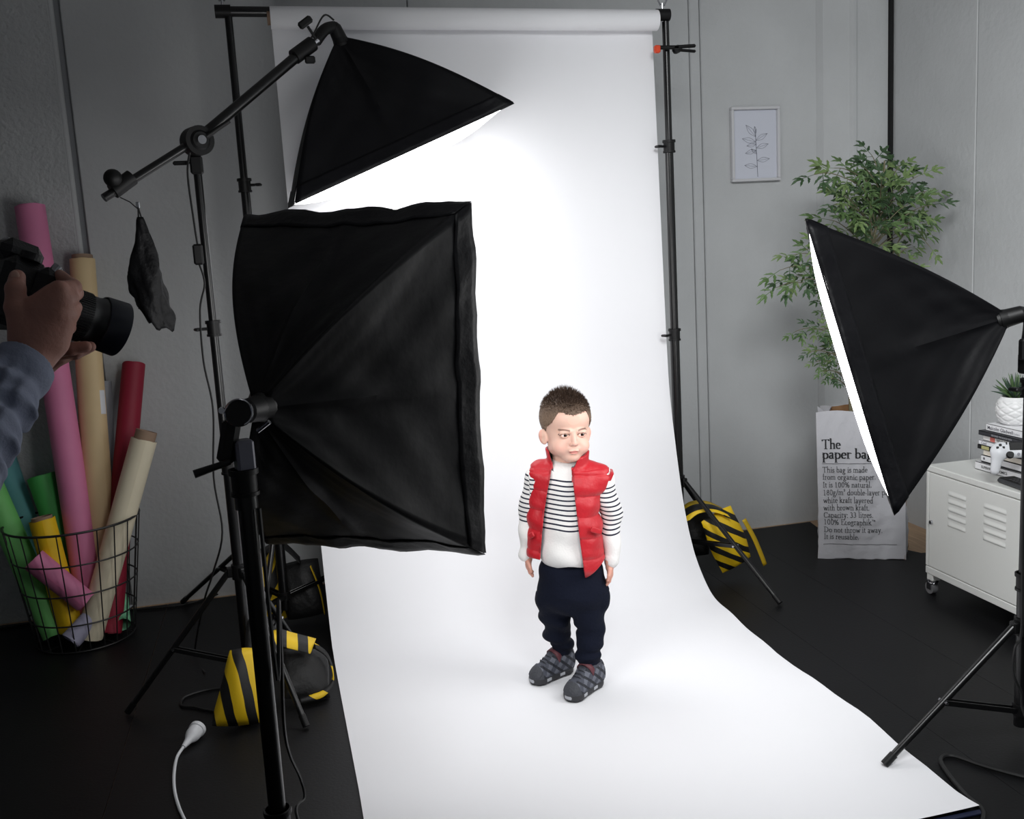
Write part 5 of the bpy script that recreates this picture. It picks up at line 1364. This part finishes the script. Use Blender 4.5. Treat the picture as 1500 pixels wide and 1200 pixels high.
# ---- shoes
m_shoe = mat('grey_trainer_fabric', (1, 1, 1), .7, vcol=True, bump=.35, bscale=170)
m_sole = mat('dark_rubber_sole', (1, 1, 1), .6, vcol=True)
m_lace = mat('grey_lace', srgb(58, 60, 68), .6); m_strap = mat('maroon_strap', srgb(96, 48, 56), .6)
def shoe(heel, toe, label=None):
    heel = np.array(heel); toe = np.array(toe); d = toe - heel; ang = math.atan2(d[1], d[0]); Rs = rotz(ang)
    def TW(v): return to_world((np.asarray(v) - (.035, 0, 0)) * 1.13 @ Rs.T + np.array([heel[0], heel[1], 0]) + np.array([d[0], d[1], 0]) / np.linalg.norm(d) * .035)
    L_ = .145
    F = Field((-.02, -.04, -.004), (.165, .04, .10), .0017)
    F.op(cap((.028, 0, .012), (.070, 0, .012), .0265, .0245)); F.op(cap((.070, 0, .012), (.114, .003, .012), .0245, .0290), .01)
    X, Y, Z = F.sub(F.lo, F.lo + F.h * (F.n - 1))[1:]
    tread = .0022 * (np.sin(X * 420) > .1)
    F.F = np.maximum(F.F, np.maximum((.002 + tread) - Z, Z - (.0175 + .009 * np.clip((X - .105) / .04, 0, 1) + .006 * np.clip((.03 - X) / .03, 0, 1)))).astype(np.float32)
    sv, sf = F.mesh(); c = np.tile(np.array(srgb(46, 46, 50)), (len(sv), 1)); 
    c[(np.abs(sv[:, 2] - .012) < .0045) & (np.sin(sv[:, 0] * 130 + 1) > .45)] = srgb(178, 180, 186)
    root = raw_obj('shoe', TW(sv), sf, m_sole, child, True, c)
    root.name = 'shoe'
    U = Field((-.02, -.045, .008), (.16, .045, .105), .0015)
    U.op(cap((.026, 0, .026), (.066, 0, .026), .0262, .0240)); U.op(cap((.066, 0, .022), (.114, .003, .016), .0240, .0268), .014)
    U.op(ell((.034, 0, .050), (.034, .0265, .034)), .016); U.op(cap((.050, 0, .054), (.100, .001, .030), .0200, .0180), .016)
    U.op(ell((.040, 0, .045), (.042, .0255, .03)), .01)
    X, Y, Z = U.sub(U.lo, U.lo + U.h * (U.n - 1))[1:]
    U.F = np.maximum(U.F, .014 - Z).astype(np.float32)
    U.F = np.maximum(U.F, Z - (.074 - .10 * np.clip(X - .02, 0, .06) + .3 * np.clip(.012 - X, 0, 1))).astype(np.float32)
    U.op(cap((.030, 0, .062), (.030, 0, .12), .0200, .022), .002, 'cut')
    # raised overlays
    ov = .0012 * (np.sin(X * 210 + Y * 0 + Z * 190) > .1) * (np.abs(Y) > .012) * (Z > .022)
    cap_ = .0016 * ((X > .108) | (X < .012))
    U.F = (U.F - ov - cap_).astype(np.float32)
    uv, uf = U.mesh(); ux, uy, uz = uv.T; c = np.tile(np.array(srgb(72, 75, 86)), (len(uv), 1))
    c[(np.sin(ux * 210 + uz * 190) > .1) & (np.abs(uy) > .010) & (uz > .022)] = srgb(104, 107, 118)
    c[(np.sin(ux * 210 - uz * 230 + 1.2) > .45) & (np.abs(uy) > .010)] = srgb(36, 38, 46)
    c[(ux > .118)] = srgb(64, 66, 72); c[ux < .010] = srgb(70, 72, 80); c[uz < .019] = srgb(52, 53, 58); c[(uz > .066)] = srgb(64, 66, 76)
    raw_obj('upper', TW(uv), uf, m_shoe, root, True, c)
    lb = MB()
    for k, xx in enumerate((.070, .080, .090, .099)):
        zz = .0735 - (xx - .052) * .50
        pts = [tuple(p) for p in TW([(xx - .004 * (k % 2), -.0165, zz - .010), (xx, -.009, zz + .0035), (xx + .002, 0, zz + .0052), (xx, .009, zz + .0035), (xx - .004, .0165, zz - .010)])]
        lb.tube(spline(pts, 4), .0019, 6)
    lb.build('laces', m_lace, root, True)
    pts = TW([(.056, -.0255, .050), (.061, -.021, .066), (.064, -.008, .0755), (.064, .008, .0755), (.061, .021, .066), (.056, .0255, .050)])
    ps = spline([tuple(p) for p in pts], 4); sdv = Vector(tuple(to_world(np.array([1, 0, -.4]) @ Rs.T) - to_world(np.zeros(3)))).normalized() * .008
    P = np.zeros((len(ps), 3, 3))
    for i, p in enumerate(ps):
        for j in range(3): P[i, j] = p + sdv * (j - 1)
    o = MB().grid(P).build('ankle_strap', m_strap, root, True); solidify(o, .003, 0)
shoe((.010, .150), (-.095, .070)); shoe((.092, .052), (.004, -.055))

# ------------------------------------------------------------ photographer at the left edge: only forearm, hand and camera are in frame
m_askin = mat('adult_skin', srgb(176, 126, 112), .55, bump=.10, bscale=140, sss=.08)
m_shirt = mat('blue_grey_chambray', srgb(134, 141, 162), .85, bump=.14, bscale=260, var=.06, vscale=60)
m_denim = mat('dark_denim', srgb(36, 42, 58), .85, bump=.2, bscale=200)
m_cambody = mat('camera_black_rubber', srgb(26, 26, 28), .55, bump=.2, bscale=300)
m_lens = mat('lens_black_metal', srgb(22, 22, 25), .38)
ph = thing('person', (-.95, 1.20, 0), 'photographer at the left frame edge, forearm in a rolled blue-grey sleeve raising a camera', 'person')
WR = np.array((-0.320, 1.440, 1.200)); EL = np.array((-0.409, 1.284, 1.078)); SH = np.array((-.88, 1.02, 1.30))
def A(p): return np.array(p)
vf = -np.array((cc.x, cc.y, cc.z))      # towards the viewer
# fine part: forearm end and right hand wrapped round the camera grip and lens
lo = np.array((-.52, 1.15, 1.02)); hi = np.array((-.16, 1.58, 1.38))
F = Field(lo, hi, .0020)
F.op(cap(EL, WR, .040, .027))
pa, pb, pc2, pd = A((-0.317, 1.436, 1.214)), A((-0.304, 1.430, 1.257)), A((-0.283, 1.432, 1.267)), A((-0.298, 1.442, 1.214))
F.op(cap(WR, pa, .026, .026), .012)
F.op(cap(pa, pb, .024, .019), .014); F.op(cap(pd, pc2, .021, .018), .014); F.op(cap(pa, pc2, .022, .017), .014)
F.op(cap(pd, A((-0.277, 1.443, 1.246)), .020, .015), .010)
def fing(pts, r0, r1, k=.005):
    n = len(pts) - 1
    for i in range(n):
        ra = r0 + (r1 - r0) * i / n; rb = r0 + (r1 - r0) * (i + 1) / n
        F.op(cap(A(pts[i]), A(pts[i + 1]), ra, rb), k if i == 0 else .002)
        if 0 < i: F.op(ell(A(pts[i]), (ra * 1.06,) * 3), .002)
fing([(-0.331, 1.430, 1.223), (-0.333, 1.427, 1.261), (-0.332, 1.431, 1.285), (-0.332, 1.449, 1.300)], .0165, .0105, .012)         # thumb, upright at the back of the camera
fing([(-0.307, 1.428, 1.260), (-0.278, 1.425, 1.281), (-0.265, 1.456, 1.283), (-0.292, 1.517, 1.299)], .0125, .0085, .010)       # forefinger over the top of the lens
fing([(-0.286, 1.426, 1.256), (-0.268, 1.439, 1.269), (-0.268, 1.481, 1.274), (-0.282, 1.533, 1.283)], .0120, .0085, .010)       # middle finger
fing([(-0.282, 1.433, 1.245), (-0.270, 1.452, 1.251), (-0.274, 1.495, 1.254), (-0.287, 1.540, 1.257)], .0112, .0080, .010)      # ring finger
fing([(-0.288, 1.442, 1.226), (-0.281, 1.472, 1.228), (-0.286, 1.510, 1.232), (-0.298, 1.544, 1.234)], .0100, .0072, .010)      # little finger
hv, hf = F.mesh()
# second hand cradling the lens from below
F = Field(A((-0.307, 1.579, 1.182)) - .12, A((-0.307, 1.579, 1.182)) + .12, .0022)
lw = A((-0.380, 1.644, 1.156)); F.op(cap(lw, A((-0.349, 1.598, 1.176)), .026, .022)); F.op(cap(A((-0.349, 1.598, 1.176)), A((-0.318, 1.582, 1.185)), .022, .017), .012)
fing([(-0.318, 1.547, 1.192), (-0.292, 1.531, 1.194), (-0.272, 1.532, 1.196)], .0105, .0080)
fing([(-0.319, 1.567, 1.186), (-0.290, 1.556, 1.189), (-0.272, 1.563, 1.193)], .0108, .0082)
fing([(-0.323, 1.588, 1.183), (-0.297, 1.583, 1.184), (-0.281, 1.590, 1.189)], .0108, .0082)
fing([(-0.332, 1.611, 1.179), (-0.312, 1.606, 1.180), (-0.295, 1.613, 1.185)], .0098, .0075)
fing([(-0.343, 1.619, 1.186), (-0.327, 1.640, 1.205), (-0.309, 1.638, 1.217)], .0120, .0095)
h2v, h2f = F.mesh()
# coarse rest of the body, dressed below
B = Field((-1.35, .62, -.02), (-.25, 1.62, 1.86), .011)
B.op(ell((-.88, 1.14, 1.665), (.078, .098, .118), rotz(R(-40)))); B.op(ell((-.865, 1.16, 1.60), (.055, .070, .06), rotz(R(-40))), .03)
B.op(ell((-.815, 1.222, 1.645), (.014, .02, .02)), .01)
for s_ in (-1, 1): B.op(ell((-.88 + s_ * .058, 1.14 + s_ * .048, 1.655), (.016, .016, .032)), .008)
B.op(cap((-.90, 1.11, 1.44), (-.885, 1.13, 1.58), .060, .056), .03)
B.op(ell((-.94, 1.09, 1.22), (.17, .13, .25), rotz(R(-40))), .03); B.op(ell((-.95, 1.10, .98), (.15, .12, .16), rotz(R(-40))), .05)
for s_, ft in ((-1, (-1.12, 1.12)), (1, (-.86, .92))):
    hp = np.array((-.95 + s_ * .065, 1.10 - s_ * .055, .92)); kn = np.array((ft[0] + .03, ft[1] + .05, .50)); an = np.array((ft[0], ft[1], .09))
    B.op(cap(hp, kn, .085, .062), .04); B.op(cap(kn, an, .060, .040), .02); B.op(cap(an + (0, 0, -.03), an + (.11, .12, -.05), .045, .036), .02)
B.op(cap((-1.06, 1.20, 1.37), (-.83, .98, 1.37), .068), .05)
B.op(cap(SH, EL, .056, .046), .03)
SHL = np.array((-1.08, 1.21, 1.36)); ELL = np.array((-.80, 1.42, 1.10)); B.op(cap(SHL, ELL, .055, .045), .03); B.op(cap(ELL, lw, .042, .027), .02)
B.op(cap(EL, EL * .6 + WR * .4, .045, .034), .01)
bv2, bf2 = B.mesh()
V_, F_, C_ = join_meshes([(hv, hf, np.zeros(3)), (h2v, h2f, np.zeros(3)), (bv2, bf2, np.zeros(3))])
raw_obj('body', V_, F_, m_askin, ph, True)
# finger nails
nm_ = MB()
for p, q in (((-0.330, 1.438, 1.302), (-0.329, 1.425, 1.288)),):
    nm_.ball(Vector(p) + Vector(vf) * .004, (.0055, .003, .007), 6)
nm_.build('fingernail', mat('nail', srgb(212, 168, 150), .35), ph, True)
# clothes
G = Field((-1.36, .62, .80), (-.18, 1.66, 1.50), .008)
G.op(ell((-.94, 1.09, 1.22), (.185, .148, .26), rotz(R(-40)))); G.op(ell((-.95, 1.10, .98), (.168, .138, .17), rotz(R(-40))), .05)
G.op(cap((-1.06, 1.20, 1.365), (-.83, .98, 1.365), .082), .05); G.op(cap(SHL, ELL, .070, .058), .03); G.op(cap(ELL, lw * .8 + ELL * .2, .056, .045), .02); G.op(cap(SH, EL, .072, .062), .03)
G.op(ell((-.885, 1.13, 1.52), (.062, .062, .13)), .01, 'cut')
X, Y, Z = G.sub(G.lo, G.lo + G.h * (G.n - 1))[1:]
G.F = np.maximum(G.F, .86 - Z).astype(np.float32)
gv, gf = G.mesh()
Sx = Field(np.minimum(EL, WR) - .10, np.maximum(EL, WR) + .09, .0022)
CU = WR * .80 + EL * .20
Sx.op(cap(EL, CU, .068, .0405)); 
X, Y, Z = Sx.sub(Sx.lo, Sx.lo + Sx.h * (Sx.n - 1))[1:]
dd = (CU - EL) / np.linalg.norm(CU - EL); tl = (X - EL[0]) * dd[0] + (Y - EL[1]) * dd[1] + (Z - EL[2]) * dd[2]; LL = float(np.linalg.norm(CU - EL))
oth = np.cross(dd, vf); oth /= np.linalg.norm(oth); sd_ = (X - EL[0]) * oth[0] + (Y - EL[1]) * oth[1] + (Z - EL[2]) * oth[2]
fold = .0050 * np.sin(115 * tl + 1.6 * np.sin(26 * sd_ + 1) + 30 * sd_) + .0030 * np.sin(210 * tl - 60 * sd_ + 2) + .0018 * np.sin(320 * sd_ + 40 * tl)
Sx.F = (Sx.F + fold * np.clip((LL - tl) / .04, .25, 1)).astype(np.float32)
Sx.F = np.maximum(Sx.F, tl - (LL + .018)).astype(np.float32)
Sx.op(cap(CU + dd * .004, CU + dd * .016, .0425, .0405), .003)
X, Y, Z = Sx.sub(Sx.lo, Sx.lo + Sx.h * (Sx.n - 1))[1:]
Sx.F = np.maximum(Sx.F, tl - (LL + .019)).astype(np.float32)
Sx.op(cap(CU, CU + dd * .12, .0365, .0365), .001, 'cut')
sv2, sf2 = Sx.mesh()
V_, F_, C_ = join_meshes([(gv, gf, np.zeros(3)), (sv2, sf2, np.zeros(3))])
raw_obj('shirt', V_, F_, m_shirt, ph, True)
Q = Field((-1.32, .78, .0), (-.60, 1.34, 1.02), .011)
Q.op(ell((-.95, 1.10, .93), (.165, .135, .10), rotz(R(-40))))
for s_, ft in ((-1, (-1.12, 1.12)), (1, (-.86, .92))):
    hp = np.array((-.95 + s_ * .065, 1.10 - s_ * .055, .90)); kn = np.array((ft[0] + .03, ft[1] + .05, .50)); an = np.array((ft[0], ft[1], .09))
    Q.op(cap(hp, kn, .098, .076), .04); Q.op(cap(kn, an, .074, .058), .02)
X, Y, Z = Q.sub(Q.lo, Q.lo + Q.h * (Q.n - 1))[1:]
Q.F = np.maximum(Q.F, .06 - Z).astype(np.float32)
qv, qf = Q.mesh(); raw_obj('trousers', qv, qf, m_denim, ph, True)
HB_ = Field((-1.02, .98, 1.56), (-.74, 1.30, 1.82), .006)
HB_.op(ell((-.888, 1.128, 1.685), (.086, .104, .112), rotz(R(-40))))
X, Y, Z = HB_.sub(HB_.lo, HB_.lo + HB_.h * (HB_.n - 1))[1:]
HB_.F = np.maximum(HB_.F, (X + .888) * .64 + (Y - 1.128) * .76 - .045 - (Z - 1.72) * .6).astype(np.float32)
qv, qf = HB_.mesh(); raw_obj('hair', qv, qf, mat('dark_hair', srgb(40, 32, 28), .6), ph, True)

# ---- the camera he holds, pointing at the child
L0 = Vector((-0.342, 1.565, 1.266)); L1 = Vector((-0.248, 1.623, 1.217)); dl = (L1 - L0).normalized(); LL_ = (L1 - L0).length
cm = thing('camera', L0, 'black camera with a large lens held up by the photographer at the left edge', 'camera')
upc = Vector((0, 0, 1)); upc = (upc - upc.dot(dl) * dl).normalized(); rtc = dl.cross(upc); MCm = Matrix((rtc, upc, dl)).transposed()
bc = L0 - dl * .035
MB().box(bc - rtc * .012 + upc * -.002, (.142, .098, .062), MCm, bev=.012).build('camera_body', m_cambody, cm)
MB().box(bc + upc * .056 - dl * .004, (.062, .034, .060), MCm, bev=.012).build('viewfinder_hump', m_cambody, cm)
MB().box(bc + upc * .070 - dl * .014, (.024, .005, .024), MCm, bev=.001).build('hot_shoe', m_chrome, cm)
MB().box(bc + rtc * .058 + upc * .0 + dl * .026, (.034, .088, .034), MCm, bev=.012).build('grip', m_cambody, cm)
MB().cyl(bc + rtc * .048 + upc * .046, bc + rtc * .048 + upc * .056, .014, n=24).build('mode_dial', m_cambody, cm, True)
MB().cyl(bc + rtc * .060 + upc * .040 + dl * .03, bc + rtc * .060 + upc * .050 + dl * .034, .007, n=16).build('shutter_button', m_chrome, cm, True)
ln_ = MB().lathe([(0, -.004), (.034, -.004), (.034, .006), (.0355, .010), (.0355, .040), (.0372, .042), (.0372, .078), (.036, .080), (.036, .090), (.0385, .100), (.040, .112), (.040, LL_ - .020)], L0, 48, MCm)
lens = ln_.build('lens_barrel', m_lens, cm, True)
mb = MB()
for k in range(60):
    a = 2 * math.pi * k / 60; o_ = rtc * math.cos(a) + upc * math.sin(a)
    mb.box(L0 + dl * .060 + o_ * .0376, (.0022, .0016, .032), Matrix((dl.cross(o_), o_, dl)).transposed())
mb.build('zoom_ring_ribs', m_cambody, lens)
MB().lathe([(.040, LL_ - .022), (.0415, LL_ - .020), (.0430, LL_ + .012), (.0415, LL_ + .012), (.0380, LL_ - .018), (.034, LL_ - .022)], L0, 48, MCm).build('lens_hood', mat('hood_blue_black', srgb(30, 34, 46), .35), lens, True)
MB().lathe([(0, LL_ - .012), (.020, LL_ - .0135), (.034, LL_ - .018)], L0, 40, MCm).build('front_glass', mat('coated_glass', srgb(10, 12, 22), .03, spec=.8, coat=1), lens, True)
MB().box(L0 + dl * .092 + Vector(vf) * .0368, (.016, .004, .006), MCm).build('switch_plate', mat('grey_plate', srgb(110, 112, 118), .4), lens)
# invented fixture around the added fill light, out of view
fx = thing('added_fill_lamp', FILL_POS, 'unseen rectangular fill lamp, added overhead to brighten the right wall and cabinet', 'lamp')
Ml = fill_o.rotation_euler.to_matrix(); back = Ml @ Vector((0, 0, 1))
MB().box(FILL_POS + back * .022, (1.36, .96, .03), Ml, bev=.006).build('housing', m_white_plastic, fx)
MB().cyl(FILL_POS + back * .035, FILL_POS + Vector((0, 0, .075)), .012, n=12).build('mount', m_black_metal, fx, True)
